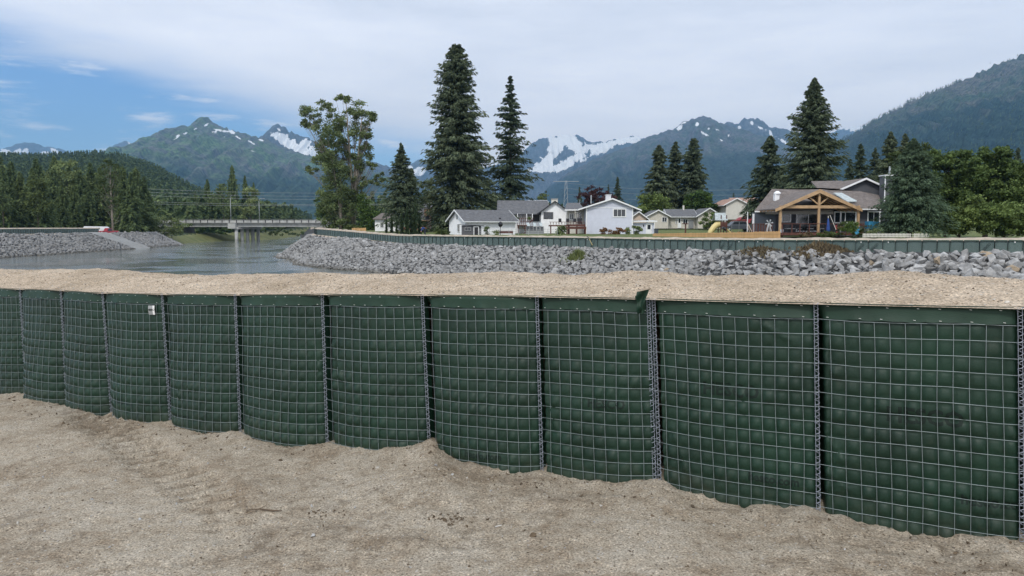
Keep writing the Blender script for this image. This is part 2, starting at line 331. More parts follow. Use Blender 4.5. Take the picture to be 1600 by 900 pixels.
def textmesh(s, size):
    cu = bpy.data.curves.new('t', 'FONT'); cu.body = s; cu.size = size; cu.resolution_u = 2; cu.offset = size*.03
    ob = bpy.data.objects.new('t', cu); COL.objects.link(ob); dg = bpy.context.evaluated_depsgraph_get()
    me = bpy.data.meshes.new_from_object(ob.evaluated_get(dg)); bpy.data.objects.remove(ob); bpy.data.curves.remove(cu)
    bm = bmesh.new(); bm.from_mesh(me); bmesh.ops.triangulate(bm, faces=bm.faces)
    for _ in range(3):
        es = [e for e in bm.edges if e.calc_length() > size*.14]
        if es: bmesh.ops.subdivide_edges(bm, edges=es, cuts=1); bmesh.ops.triangulate(bm, faces=bm.faces)
    bm.to_mesh(me); bm.free(); return me
TXT = {12: [('HESCO', .33, .43, .078, 0), ('hesco.com', .60, .80, .05, 0)], 13: [('HESCO', .36, .47, .085, 0), ('hesco.com', .72, .77, .055, 0)],
       11: [('HESCO', .45, .54, .06, 0)], 10: [('hesco.com', .38, .85, .05, 0)], 6: [('hesco.com', .25, .80, .045, 0)], 7: [('hesco.com', .2, .84, .04, 0)], 9: [('HESCO', .3, .93, .04, 0)]}
labels = {6: 'panel with a small grey tag hanging under its hem', 11: 'panel with a flap of cloth sticking up at its right end'}
for i in range(NP-1):
    ncs = NC[i]; nu = ncs*6+1; H = Hh[i]; nv = int(H/CELL)*6+6
    s = np.linspace(0, 1, nu); s = s+.012*np.sin(2*np.pi*s)*0; t = np.linspace(0, 1, nv)
    S, T = np.meshgrid(s, t)
    V = fabric_pt(i, S, T)-o0
    fme = mesh_np('fabric_panel', V, grid_faces(nv, nu)[:, ::-1], [M['fab']], True); fme.attributes.new('low', 'FLOAT', 'POINT').data.foreach_set('value', T.astype(np.float32).ravel())
    fp = link('fabric_panel', fme, barrier, label=labels.get(i))
    # wires: each welded mesh is one part
    mb = MB(); wr = .00145
    for r in rows(i):
        mb.tube(wire_pt(i, np.linspace(-.01, 1.01, ncs*3), np.full(ncs*3, r))-o0, wr, 4, False)
    for c in range(1, ncs):
        sc_ = c/ncs
        mb.tube(wire_pt(i, np.full(16, sc_), np.linspace(.088/H, 1, 16), .0005)-o0, wr, 4, False)
    mb.build('wire_mesh', M['wire'], fp, True)
    # hem
    sn = np.linspace(0.005, .995, 60); tn = np.linspace(0, .083/H, 7); S, T = np.meshgrid(sn, tn)
    lift = .006+(T*H/.083)**2*(.002+.022*fbm(S*11+i*5, S*0, 3, 5)**1.5)
    Vt = fabric_pt(i, S, T*(1+.18*(fbm(S*14+i*3, T*0, 3, 8)-.5)))+NRM[i]*lift[..., None]-o0
    Vt[0] += NRM[i]*-.012; 
    mh = link('hem', mesh_np('hem', Vt, grid_faces(7, 60)[:, ::-1], [M['flap']], True), fp)
    mb = MB(); rr = random.Random(i)
    for row_, tt in ((0, .016/H), (1, .073/H)):
        for k in range(7):
            q = (k+.5+rr.uniform(-.2, .2))/7; a = fabric_pt(i, [q, q+.012], [tt, tt+.001])+NRM[i]*(.012 if row_ == 0 else .022)-o0
            mb.bar(a[0], a[1], .0022)
    mb.build('staples', M['staple'], mh, kind='stuff')
    for (tx, s0, t0, sz, fl) in TXT.get(i, ()):
        me = textmesh(tx, sz*1.25); n = len(me.vertices); co = np.zeros(n*3, np.float32); me.vertices.foreach_get('co', co); co = co.reshape(-1, 3)
        wd = np.linalg.norm(seg[i]); q = fabric_pt(i, s0+co[:, 0]/wd, t0-co[:, 1]/H, .0012)-o0
        me.vertices.foreach_set('co', q.astype(np.float32).ravel()); me.materials.append(M['print']); me.update()
        link('lettering', me, fp)
# coil joints
for i in range(NP):
    a, b = TOP[i]-o0, BOT[i]-o0; n = NRM[min(i, NP-2)]; tdir = seg[min(i, NP-2)]/np.linalg.norm(seg[min(i, NP-2)])
    H = Hh[i]; mb = MB(); offs = (-.016, .016) if i == 12 else (0,)
    for oo in offs:
        turns = int(H/.031); ph = np.linspace(0, turns*2*np.pi, turns*9)
        rad = .012
        pts = a+(b-a)*(ph/ph[-1])[:, None]+(np.cos(ph)*rad+oo)[:, None]*tdir+(np.sin(ph)*rad+.012)[:, None]*n+np.random.default_rng(i).normal(0, .0006, (len(ph), 3))
        mb.tube(pts, .0016, 4, False)
        for e in (-.009, .009):
            mb.tube([a+tdir*(oo+e)+n*.012+(b-a)*k/8 for k in range(9)], .0016, 4, False)
    mb.build('coil_joint', M['coil'], barrier, True, label='doubled coil joint where two units meet' if i == 12 else None)
# upright flap at the double joint and its paler patch behind
i = 11
S, T = np.meshgrid(np.linspace(0, 1, 12), np.linspace(0, 1, 14))
s_ = .915+S*.062; b_ = base(i, s_, 0*s_)
zz = .040-.125*T+.02*S*(1-T)-.045*(S < .04)*(T < .1)
V = b_+NRM[i]*(.075+.018*np.sin(S*7+T*3)*T-.012*np.sin(S*5)*(1-T)+.012*np.sin(T*9+S*4))[..., None]; V[..., 2] += zz
V[..., :2] += (seg[i]/np.linalg.norm(seg[i]))[:2]*(.045*(1-T)*(S-.3)*.8-.006*T*(S-.5)*2)[..., None]
link('loose_flap', mesh_np('loose_flap', V-o0, grid_faces(14, 12)[:, ::-1], [M['flap']], True), barrier)
# the small grey tag under the hem
S, T = np.meshgrid(np.linspace(.83, .905, 6), np.linspace(.098, .175, 6)); V = fabric_pt(6, S, T/Hh[6]*1.0)+NRM[6]*.022-o0
tg = link('care_tag', mesh_np('care_tag', V, grid_faces(6, 6)[:, ::-1], [M['tagm']], True), barrier)
S, T = np.meshgrid(np.linspace(.885, .903, 3), np.linspace(.098, .175, 3)); V = fabric_pt(6, S, T/Hh[6])+NRM[6]*.0245-o0
link('stripe', mesh_np('stripe', V, grid_faces(3, 3)[:, ::-1], [M['whiteprint']], True), tg)
me = textmesh('HESCO', .022); co = np.zeros(len(me.vertices)*3, np.float32); me.vertices.foreach_get('co', co); co = co.reshape(-1, 3)
q = fabric_pt(6, .838+co[:, 0]/np.linalg.norm(seg[6]), (.140-co[:, 1])/Hh[6])+NRM[6]*.0245-o0
me.vertices.foreach_set('co', q.astype(np.float32).ravel()); me.materials.append(M['print']); me.update(); link('lettering', me, tg)

# ------------------------------------------------------------------ sand fill on top of the near barrier
crest = np.array([(-900, 412), (-300, 416), (0, 420), (90, 421), (150, 421), (210, 425), (270, 429), (330, 430), (400, 427), (500, 425.5), (600, 427.5), (700, 426.5), (800, 426), (850, 428.5), (895, 432),
                  (940, 426), (985, 421), (1040, 424), (1100, 429), (1200, 430.5), (1280, 432.5), (1350, 427.5), (1420, 423), (1500, 428.5), (1600, 437), (1900, 436), (2600, 440)], float)
wl = np.concatenate([[0], np.cumsum(np.linalg.norm(seg, axis=1))])
nu, nv = 900, 110
uu = np.linspace(0, wl[-1], nu)
bx = np.stack([np.interp(uu, wl, TOP[:, k]) for k in range(3)], 1)
nn = np.stack([np.interp(uu, (wl[1:]+wl[:-1])/2, NRM[:, k]) for k in range(3)], 1); nn[:, :2] /= np.linalg.norm(nn[:, :2], axis=1)[:, None]
vv = np.concatenate([np.linspace(-.035, 1.35, 90), np.linspace(1.4, 5., 20)])
XY = bx[:, None, :2]-nn[:, None, :2]*vv[None, :, None]
Xg, Yg = XY[..., 0], XY[..., 1]
pxg = 800+Xg/(Yg*CT)*F
cz = np.array(hz(0, 1))
zc = np.interp(pxg.ravel(), crest[:, 0], crest[:, 1]).reshape(pxg.shape)
Zc = (355-zc)/F*Yg*1.0
vfix = (450-zc)/F; Zc = (-ST+vfix*CT)*Yg/(CT+vfix*ST)
prof = ss(vv, -.03, .95)**.75
Zg = bx[:, 2][:, None]*(1-prof)+prof*Zc
Zg = Zg+(fbm(Xg*2.2, Yg*2.2, 5, 40)-.5)*.06*prof+(fbm(Xg*13, Yg*13, 4, 41)-.5)*.022*ss(vv, -.03, .1)-.006
Zg = Zg-np.clip(vv-1.05, 0, 9)*.8
fill = link('sand_fill', mesh_np('sand_fill', np.stack([Xg, Yg, Zg], -1), grid_faces(nu, nv), [M['fill']], True), kind='stuff')

# ------------------------------------------------------------------ the sandy ground in front
gp = np.array([(-260, 585), (-165, 592), (-91, 599), (-22, 606), (10, 611), (43, 615), (70, 625), (106, 630), (140, 640), (176, 645), (215, 655), (268, 661), (300, 670), (377, 676), (400, 686), (440, 693), (513, 697), (580, 699), (628, 697), (650, 694),
               (673, 693), (685, 704), (720, 722), (790, 734), (848, 739), (900, 751), (960, 757), (1028, 757), (1060, 766), (1120, 786), (1180, 797), (1240, 802), (1279, 802), (1320, 817), (1400, 834), (1500, 849), (1560, 853), (1596, 851), (1650, 866), (2008, 915), (2550, 1000)], float)
def wallY(px): return np.interp(px, [p[2] for p in PW], [p[4] for p in PW])
def _res(px):
    yw = wallY(px)-.10; v = (450-np.interp(px, gp[:, 0], gp[:, 1]))/F; zw = (-ST+v*CT)*yw/(CT+v*ST)
    return zw-(-1.60+.033*(px-800)/F*yw*CT+.0061*yw)
_p = np.linspace(-260, 2500, 1400); _k = np.hanning(111); _k /= _k.sum(); GS = (_p, np.convolve(np.pad(_res(_p), 55, 'edge'), _k, 'valid'))
def ground_z(x, y, fine=True):
    x = np.asarray(x, float); y = np.asarray(y, float)
    pl = -1.60+.033*x+.0061*y
    # nearest wall location by projected pixel column
    px = 800+x/(np.maximum(y, .5)*CT)*F
    yw = wallY(px)-.10
    v = (450-np.interp(px, gp[:, 0], gp[:, 1]))/F
    zw = (-ST+v*CT)*yw/(CT+v*ST)
    res = zw-(-1.60+.033*(px-800)/F*yw*CT+.0061*yw)
    d_ = np.clip(yw-y, 0, 9)
    rs = np.interp(px, GS[0], GS[1])
    z = pl+np.where(y > .5, rs*np.exp(-(d_/1.3)**2)+(res-rs)*np.exp(-(d_/.32)**2), 0)
    z = z+(fbm(x*.8, y*.8, 4, 60)-.5)*.05*ss(d_, .05, .8)+(fbm(x*3.3, y*3.3, 5, 61, .6)-.5)*.034*ss(d_, -.2, .3)
    if fine: z = z+(fbm(x*19, y*19, 4, 62, .6)-.5)*.016+(ridged(x*4+fbm(x*2, y*2, 3, 5)*2, y*9, 4, 64)-.6)*.024*ss(fbm(x*1.1, y*1.1, 3, 65), .42, .58)+(fbm(x*8, y*8, 4, 66, .6)-.42)*.06*ss(d_, .35, .0)
    # old tyre ruts pressed in on the left
    r = x*.75+y*.66
    for cc_, wd_ in ((1.35, .22), (-.25, .2)): z = z-.030*ss(np.abs(r-cc_-.2*vn(x*.7, y*.7, 4)), wd_, wd_*.6)*ss(x, -1.0, -2.2)*(.25+.75*ss(np.sin((x*.66-y*.75)*40+5*vn(x*1.5, y*1.5, 9)), -.3, .5))*ss(fbm(x*1.7, y*1.7, 3, 12), .25, .42)*1.5
    return z
xs = np.concatenate([np.linspace(-40, -9.2, 12), np.linspace(-9, 5.2, 620), np.linspace(5.6, 40, 14)])
yq = 1/np.linspace(1/1.2, 1/10.5, 430); ys = np.concatenate([np.linspace(-40, 1.0, 14), yq, ])
GX, GY = np.meshgrid(xs, ys)
GZ = ground_z(GX, GY)
# behind the wall the sheet sinks away under the barrier
wx, wy = TOP[:, 0], TOP[:, 1]
beh = GY-np.interp(GX, wx, wy, left=10.5, right=2.7)
GZ = np.where(beh > .25, GZ-ss(beh, .25, .7)*.6, GZ)
GZ = np.where(GX > wx[-1], ground_z(GX, np.minimum(GY, 2), False)*1.0, GZ); GZ = np.where(GX < -9.1, -1.85, GZ)
gm_ = mesh_np('ground', np.stack([GX, GY, GZ], -1), grid_faces(len(ys), len(xs)), [M['ground']], True)
_r = GX*.75+GY*.66; dmp = 0
for cc_, wd_ in ((1.35, .22), (-.25, .2)): dmp = dmp+1.9*ss(np.abs(_r-cc_-.2*vn(GX*.7, GY*.7, 4)), wd_, wd_*.5)*ss(GX, -1.0, -2.2)*ss(np.sin((GX*.66-GY*.75)*40+5*vn(GX*1.5, GY*1.5, 9)), -.6, .6)
dmp = dmp+.8*ss(fbm(GX*1.1, GY*1.1, 3, 65), .47, .62)
gm_.attributes.new('damp', 'FLOAT', 'POINT').data.foreach_set('value', dmp.astype(np.float32).ravel())
ground = link('ground', gm_, kind='structure')
# loose stones, clods and litter
def hull(seed, n=12, sx=1, sy=.8, sz=.6):
    r = np.random.default_rng(seed); p = r.normal(size=(n, 3)); p /= np.linalg.norm(p, axis=1)[:, None]; p *= r.uniform(.75, 1., (n, 1)); p *= [sx, sy, sz]
    bm = bmesh.new(); [bm.verts.new(q) for q in p]; h = bmesh.ops.convex_hull(bm, input=bm.verts)
    bmesh.ops.delete(bm, geom=[g for g in h['geom_interior'] if isinstance(g, bmesh.types.BMVert)], context='VERTS'); bm.normal_update()
    bmesh.ops.triangulate(bm, faces=bm.faces); bm.verts.index_update()
    V = np.array([v.co[:] for v in bm.verts]); Fc = np.array([[v.index for v in f.verts] for f in bm.faces]); bm.free(); return V, Fc
HULLS = [hull(s, 11+s % 5, 1, .6+.1*(s % 4), .45+.08*(s % 5)) for s in range(16)]
def rots(r, n, flat=.5):
    a = r.uniform(0, 2*np.pi, n); b = r.normal(0, flat, n); c = r.normal(0, flat, n)
    ca, sa, cb, sb, cc_, sc_ = np.cos(a), np.sin(a), np.cos(b), np.sin(b), np.cos(c), np.sin(c)
    z0 = np.zeros(n); o1 = np.ones(n)
    Rz = np.stack([ca, -sa, z0, sa, ca, z0, z0, z0, o1], -1).reshape(n, 3, 3)
    Rx = np.stack([o1, z0, z0, z0, cb, -sb, z0, sb, cb], -1).reshape(n, 3, 3)
    Ry = np.stack([cc_, z0, sc_, z0, o1, z0, -sc_, z0, cc_], -1).reshape(n, 3, 3)
    return Rz@Rx@Ry
def scatter_hulls(pos, size, r, flat=.5, hulls=HULLS):
    Vs, Fs = [], []; b = 0; R = rots(r, len(pos), flat); pick = r.integers(0, len(hulls), len(pos))
    for k in range(len(hulls)):
        idx = np.where(pick == k)[0]
        if not len(idx): continue
        V, Fc = hulls[k]; W = np.einsum('nij,vj->nvi', R[idx], V)*size[idx][:, None, None]+pos[idx][:, None, :]
        Vs.append(W.reshape(-1, 3)); Fs.append((Fc[None]+(np.arange(len(idx))*len(V))[:, None, None]+b).reshape(-1, 3)); b += len(idx)*len(V)
    return np.concatenate(Vs), np.concatenate(Fs)
TETS = [hull(s+100, 7, 1, .8, .6) for s in range(8)]
r = np.random.default_rng(3)
for nm, mt_, n, lo, hi in (('gravel', M['pebble'], 3600, .0028, .010), ('grit', M['clod'], 4200, .0025, .009)):
    y_ = 1.3+7*r.random(n)**1.3; x_ = (r.random(n)*1.5-.78)*y_*1.0
    ok = y_ < np.interp(x_, wx, wy)-.12; x_, y_ = x_[ok], y_[ok]
    pos = np.stack([x_, y_, ground_z(x_, y_)+.001], 1); sz = lo+(hi-lo)*r.random(len(x_))**3*1.6
    # the same grains lie in the sand on top of the barrier
    iu = r.integers(0, nu, n); iv = r.integers(2, 86, n); p2 = np.stack([Xg[iu, iv], Yg[iu, iv], Zg[iu, iv]], 1)+r.normal(0, .004, (n, 3))*[1, 1, 0]
    pos = np.concatenate([pos, p2]); sz = np.concatenate([sz, lo+(hi-lo)*r.random(n)**2*1.5])
    link(nm, mesh_np(nm, *scatter_hulls(pos, sz, r, .4, TETS), [mt_]), kind='stuff')
r = np.random.default_rng(31)
pu = r.random(420); wi = np.interp(pu, [0, 1], [-6.5, 3.2]); wyy = np.interp(wi, wx, wy); off = .10+.35*r.random(420)**1.8
pos = np.stack([wi-.45*off, wyy-off, 0*wi], 1); pos[:, 2] = ground_z(pos[:, 0], pos[:, 1])+.003
link('crumbs', mesh_np('crumbs', *scatter_hulls(pos, .006+.016*r.random(420)**3, r, .5, TETS), [M['clod']]), kind='stuff')
n = 260; y_ = 1.6+4.5*r.random(n); x_ = (r.random(n)*1.5-.78)*y_; ok = y_ < np.interp(x_, wx, wy)-.2; pos = np.stack([x_[ok], y_[ok], ground_z(x_[ok], y_[ok])+.002], 1)
link('small_stones', mesh_np('small_stones', *scatter_hulls(pos, .005+.012*r.random(len(pos))**3, r, .4, HULLS), [M['rocklight']]), kind='stuff')
def on_ground(px, py):
    y = np.linspace(1.2, 9, 2500); v = (450-py)/F; zz = (-ST+v*CT)*y/(CT+v*ST); xx = (px-800)/F*y/(CT+v*ST)
    g = ground_z(xx, y); k = int(np.argmax(g > zz)); return np.array([xx[k], y[k], g[k]])
for k, (px, py, s_, mt_, lb) in enumerate([(590, 732, .016, 'pebble', 'pale angular stone lying on the sand below the third panel from the mound'), (833, 839, .024, 'clod', 'flat brown stone on the sand near the bottom middle'),
        (1447, 470, 0, '', ''), (1068, 480, 0, '', '')]):
    if s_: 
        V, Fc = HULLS[k+3]; link('stone', mesh_np('stone', V*s_, Fc, [M[mt_]]), None, on_ground(px, py)+[0, 0, s_*.3], label=lb, category='stone')
for (px, py, s_, lb, q) in [(500, 803, .035, 'crumbled dark soil clod on the sand left of centre', 9), (700, 812, .05, 'broad patch of dark soil crumbs on the sand below the middle panels', 14), (833, 757, .028, 'small dark clod on the sand close to the barrier foot', 6)]:
    c = on_ground(px, py); n = 26+q*3; rr = np.random.default_rng(q)
    x_ = c[0]+rr.normal(0, s_*1.6, n); y_ = c[1]+rr.normal(0, s_*.9, n); pos = np.stack([x_, y_, ground_z(x_, y_)+.004], 1)
    link('soil_clods', mesh_np('soil_clods', *scatter_hulls(pos-c, s_*(.08+.30*rr.random(n)**2), rr, .6, TETS), [M['clod']]), None, c, label=lb, category='soil', kind='stuff')
a, b = on_ground(384, 799), on_ground(440, 800)
MB().tube([a-a+[0, 0, .008], (b-a)*.4+[0, .01, .012], (b-a)*.75+[0, -.004, .009], (b-a)+[0, .01, .004]], [.002, .004, .005, .002], 5).tube([(b-a)*.3+[0, 0, .01], (b-a)*.5+[0, .035, .02]], .0015, 4).build('stick', M['twig'], None, True, a, label='thin dry stick lying on the sand left of the dark clods', category='stick')
c = on_ground(779, 825); MB().slab([(-.018, -.003, .006), (.016, .008, .010), (.017, .013, .010), (-.017, .003, .006)], (0, 0, .001)).build('paper_scrap', M['whiteprint'], None, False, c, label='tiny white scrap of paper on the sand near the bottom middle', category='litter')
for px, v_, lb in ((1585, .12, 'rounded pale stone on the sand fill at the right edge'), (1447, .2, 'oval cream stone on the sand fill above the right panel'), (1567, .15, 'small pale stone beside the rounded one on the sand fill')):
    pxs = 800+Xg[:, 8]/(Yg[:, 8]*CT)*F; k = int(np.argmin(abs(pxs-px))); V, Fc = HULLS[px % 7]; jv = int(np.argmin(abs(vv-v_)))
    link('stone', mesh_np('stone', V*.014, Fc, [M['pebble']]), None, (Xg[k, jv], Yg[k, jv], Zg[k, jv]+.005), label=lb, category='stone')
# ------------------------------------------------------------------ far bank barrier line: px, y of the cloth top, y of its foot, distance
WATER = -6.0
FB = np.array([(2250, 376, 400, 50), (1900, 375.5, 398, 53), (1600, 375, 395.5, 58), (1400, 375.3, 394.7, 62), (1200, 375, 392.5, 68), (1100, 374.6, 391, 74), (1000, 373.4, 389.3, 80), (900, 371.4, 386, 87), (800, 370.2, 384.3, 95),
               (700, 369.3, 382.7, 104), (620, 367.8, 379.3, 114), (583, 364.8, 375.6, 122), (540, 361, 371.6, 132), (512, 358.6, 368.5, 140), (495, 357.6, 366.6, 147), (491, 357, 365.5, 154), (496, 356.5, 364.5, 163), (503, 356, 363.6, 175)], float)
fbx = (FB[:, 0]-800)/F*FB[:, 3]*CT
fbt = np.array([hz(a, b) for a, b in zip(FB[:, 1], FB[:, 3])]); fbb = np.array([hz(a, b) for a, b in zip(FB[:, 2], FB[:, 3])])
def PX(px, Yd): return (px-800)/F*Yd*CT
right_line = [(x_, y_, z_) for x_, y_, z_ in zip(fbx, FB[:, 3], fbb)]+[(PX(512, 210), 210, -1.6), (PX(510, 260), 260, -1.2), (PX(509, 313), 313, -.6), (PX(493, 420), 420, -1), (PX(484, 620), 620, -1), (PX(500, 1500), 1500, 0)]
left_line = [(-118, -20, -1.7), (-112, 60, -1.7), (-109.5, 100, -1.7), (-108.5, 147, -1.65), (-113, 200, -1.6), (-119, 246, -1.8), (-124, 258, -2.5), (-129, 285, -3.3), (-134, 313, -2.4), (PX(372, 345), 345, -2.4), (PX(398, 372), 372, -2.6),
             (PX(432, 470), 470, -2.5), (PX(474, 600), 600, -2), (PX(500, 1500), 1500, 0)]
near_line = [(-90, 60, -2.1), (-30, 22, -2.1), (-8.6, 13.2, -2.1), (-5.6, 10.8, -2.1), (2.2, 6.9, -2.1), (5, 5.8, -2.1), (60, -20, -2.1)]
POLY = {'r': np.array(right_line+[(3000, 1500, 0), (3000, -100, 0), (200, -100, 0)]),
        'l': np.array(left_line+[(-3000, 1500, 0), (-3000, -20, 0)]),
        'n': np.array(near_line+[(60, -90, 0), (-200, -90, 0), (-200, 60, -2)])}
def inside(x, y, poly):
    c = np.zeros(x.shape, bool); n = len(poly)
    for i in range(n):
        x0, y0 = poly[i, :2]; x1, y1 = poly[(i+1) % n, :2]
        if y0 == y1: continue
        cond = ((y0 > y) != (y1 > y)) & (x < (x1-x0)*(y-y0)/(y1-y0)+x0); c ^= cond
    return c
def linedist(x, y, line):
    best = np.full(x.shape, 1e9); zz = np.zeros(x.shape)
    for (x0, y0, z0), (x1, y1, z1) in zip(line[:-1], line[1:]):
        dx, dy = x1-x0, y1-y0; t = np.clip(((x-x0)*dx+(y-y0)*dy)/(dx*dx+dy*dy), 0, 1)
        d_ = np.hypot(x-x0-t*dx, y-y0-t*dy); m_ = d_ < best; best = np.where(m_, d_, best); zz = np.where(m_, z0+t*(z1-z0), zz)
    return best, zz
HILL = np.array([(-400, 246), (-200, 248), (0, 252), (60, 254), (100, 252), (150, 250), (200, 254), (250, 271), (300, 296), (330, 308), (370, 320), (420, 327), (460, 334), (500, 341), (560, 348), (700, 352), (900, 353), (2200, 352)], float)
def terrain(x, y):
    x = np.asarray(x, float); y = np.asarray(y, float)
    zone = np.zeros(x.shape, int)                # 0 slope rubble, 1 grass, 2 bank sand, 3 forest floor, 4 river bed
    px = 800+x/(np.maximum(y, 1)*CT)*F
    dr, zr = linedist(x, y, right_line); ir = inside(x, y, POLY['r'])
    dl, zl = linedist(x, y, left_line); il = inside(x, y, POLY['l'])
    dn, zn = linedist(x, y, near_line); inn = inside(x, y, POLY['n'])
    yard = -1.22+.75*ss(y, 125, 170)+.35*ss(y, 180, 300)
    zin = np.where(dr < 2.2, zr, zr+(yard-zr)*ss(dr, 2.0, 4.5))
    sl = 2.6-1.15*ss(y, 112, 138); shf = 2.0-1.3*ss(y, 112, 138)
    z = np.maximum(np.where(ir, zin, zr-np.clip(dr-shf, 0, 99)/sl), np.where(il, zl+.5*ss(dl, 8, 60), zl-dl/(2.0+1.2*ss(y, 300, 350))))
    z = np.maximum(z, np.where(inn, -2.15, -2.15-dn/1.7)); z = np.maximum(z, -9)
    h = (355-np.interp(px, HILL[:, 0], HILL[:, 1]))/F*1500-13
    hl = np.maximum(h, 0)*ss(y, 380, 1450)*(1-.6*ss(y, 1550, 2600)); hl = np.where(il | ir, hl, 0)
    z = z+hl+np.where(ir | il, (fbm(x*.06, y*.06, 4, 5)-.5)*.35, (fbm(x*.5, y*.5, 4, 6)-.5)*.5)*np.where(dr < 3, .15, 1)
    zone = np.where(ir, np.where(dr < 3.0, 2, 1), zone); zone = np.where(il, np.where((dl < 10) & (y < 262), 2, 3), zone)
    zone = np.where(~ir & (dr < 1.6), 2, zone)
    zone = np.where(~ir & ~il & (y > 255) & (dl < dr), 5, zone)
    zone = np.where((ir | il) & (y > 300), 3, zone)
    return z, zone
naz, nr_ = 520, 330
ta = np.linspace(-1.3, 1.3, naz); ta = np.sign(ta)*np.abs(ta)**1.15*1.0; ry = np.exp(np.linspace(math.log(8.5), math.log(2700), nr_))
RX, RY = ta[None, :]*ry[:, None], np.broadcast_to(ry[:, None], (nr_, naz))
TZ, ZN = terrain(RX, RY)
zf = ZN[:-1, :-1].ravel(); 
M['bank'] = mat('grassy_bank', (.17, .17, .07), .95, .3, .2, .6, 2, col2=(.10, .12, .045))
link('land', mesh_np('land', np.stack([RX, RY, TZ], -1), grid_faces(nr_, naz), [M['rubble'], M['grass'], M['farsand'], M['floor'], M['rubble'], M['bank']], True, zf), kind='structure')
link('plain', mesh_np('plain', [(-14000, 2600, -1), (14000, 2600, -1), (14000, 15000, -1), (-14000, 15000, -1)], [[0, 1, 2, 3]], [M['floor']]), kind='structure')
# ------------------------------------------------------------------ river
wm = bpy.data.materials.new('silty_river_water'); wm.use_nodes = True; t = wm.node_tree; b = t.nodes['Principled BSDF']
b.inputs['Base Color'].default_value = (.16, .18, .175, 1); b.inputs['Roughness'].default_value = .08; b.inputs['IOR'].default_value = 1.6; b.inputs['Specular IOR Level'].default_value = .6
g = N(t, 'ShaderNodeTexCoord').outputs['Object']
def wn(sc, st, dt=4, rot=.35):
    mp = N(t, 'ShaderNodeMapping'); mp.inputs['Scale'].default_value = st; mp.inputs['Rotation'].default_value = (0, 0, rot); L(t, g, mp.inputs[0]); n = N(t, 'ShaderNodeTexNoise'); n.inputs['Scale'].default_value = sc; n.inputs['Detail'].default_value = dt; L(t, mp.outputs[0], n.inputs[0]); return n.outputs[0]
pat = ramp(t, wn(.07, (1.0, .8, 1), 6), [(.44, (.0,)*3), (.52, (1,)*3)])
hgt = math_(t, 'MULTIPLY', math_(t, 'ADD', wn(1.6, (1, 1, 1), 4), math_(t, 'MULTIPLY', wn(5., (1, 1, 1), 2), .35)), math_(t, 'MULTIPLY_ADD', pat, .9, .1))
bp = N(t, 'ShaderNodeBump'); bp.inputs['Strength'].default_value = 1.; bp.inputs['Distance'].default_value = .075; L(t, hgt, bp.inputs['Height']); L(t, bp.outputs[0], b.inputs['Normal'])
link('river', mesh_np('river', [(-160, -60, WATER), (130, -60, WATER), (130, 150, WATER), (20, 800, WATER), (-320, 800, WATER)], [[0, 1, 2, 3, 4]], [wm]), kind='structure')

# ------------------------------------------------------------------ riprap
def slope_points(line, n, dmin, dmax, r, sl, w=None):
    ln = np.array(line); sg = np.linalg.norm(ln[1:, :2]-ln[:-1, :2], axis=1); cl = np.concatenate([[0], np.cumsum(sg)])
    return ln, cl
def riprap(line, side, spacing, d0, d1, r):
    """jittered rows of stones down the slope; side = +1/-1 picks the river side"""
    ln = np.array(line); sg = ln[1:, :2]-ln[:-1, :2]; le = np.linalg.norm(sg, axis=1); cl = np.concatenate([[0], np.cumsum(le)]); pos = []
    uf = np.linspace(0, cl[-1], 1500); wk = int(9/(cl[-1]/1500)) | 1; wn_ = np.hanning(wk+2)[1:-1]; wn_ /= wn_.sum()
    fx_, fy_ = [np.gradient(np.convolve(np.pad(np.interp(uf, cl, ln[:, c]), wk//2, 'reflect', reflect_type='odd'), wn_, 'valid')) for c in (0, 1)]; fl_ = np.hypot(fx_, fy_)
    d_ = d0
    while d_ < d1:
        step = spacing*.62
        u = np.arange(0, cl[-1], step)+r.uniform(-.45, .45, len(np.arange(0, cl[-1], step)))*step
        u = np.clip(u, 0, cl[-1]); xx = np.interp(u, cl, ln[:, 0]); yy = np.interp(u, cl, ln[:, 1]); ki = np.clip((u/cl[-1]*1499).astype(int), 0, 1499); nrm_ = np.stack([fy_[ki], -fx_[ki]], 1)/fl_[ki][:, None]*side
        dd = d_+r.uniform(-.3, .3, len(u))*spacing
        pos.append(np.stack([xx+nrm_[:, 0]*dd, yy+nrm_[:, 1]*dd, dd], 1)); d_ += spacing*.56
    return np.concatenate(pos)
r = np.random.default_rng(12)
RL = [p for p in right_line if p[1] < 200]
rp = []
for y0, y1, spc in ((40, 70, .86), (68, 84, .80), (82, 100, .72), (98, 190, .70)):
    q = riprap(RL, -1, spc*.88, 1.3, 13.5, r); rdn, _ = linedist(q[:, 0], q[:, 1], RL)
    q = q[(rdn > np.where(q[:, 1] > 120, 1.2, 2.3))]; q = q[(~inside(q[:, 0], q[:, 1], POLY['r']))]
    _, yb = 0, q[:, 1]; pxq = 800+q[:, 0]/(q[:, 1]*CT)*F
    m_ = (q[:, 1] > y0) & (q[:, 1] <= y1) & (pxq < 1800)
    rp.append(np.column_stack([q[m_, :2], np.full(m_.sum(), spc)]))
rp = np.concatenate(rp); zz, _ = terrain(rp[:, 0], rp[:, 1]); keep = zz > -6.6; rp, zz = rp[keep], zz[keep]
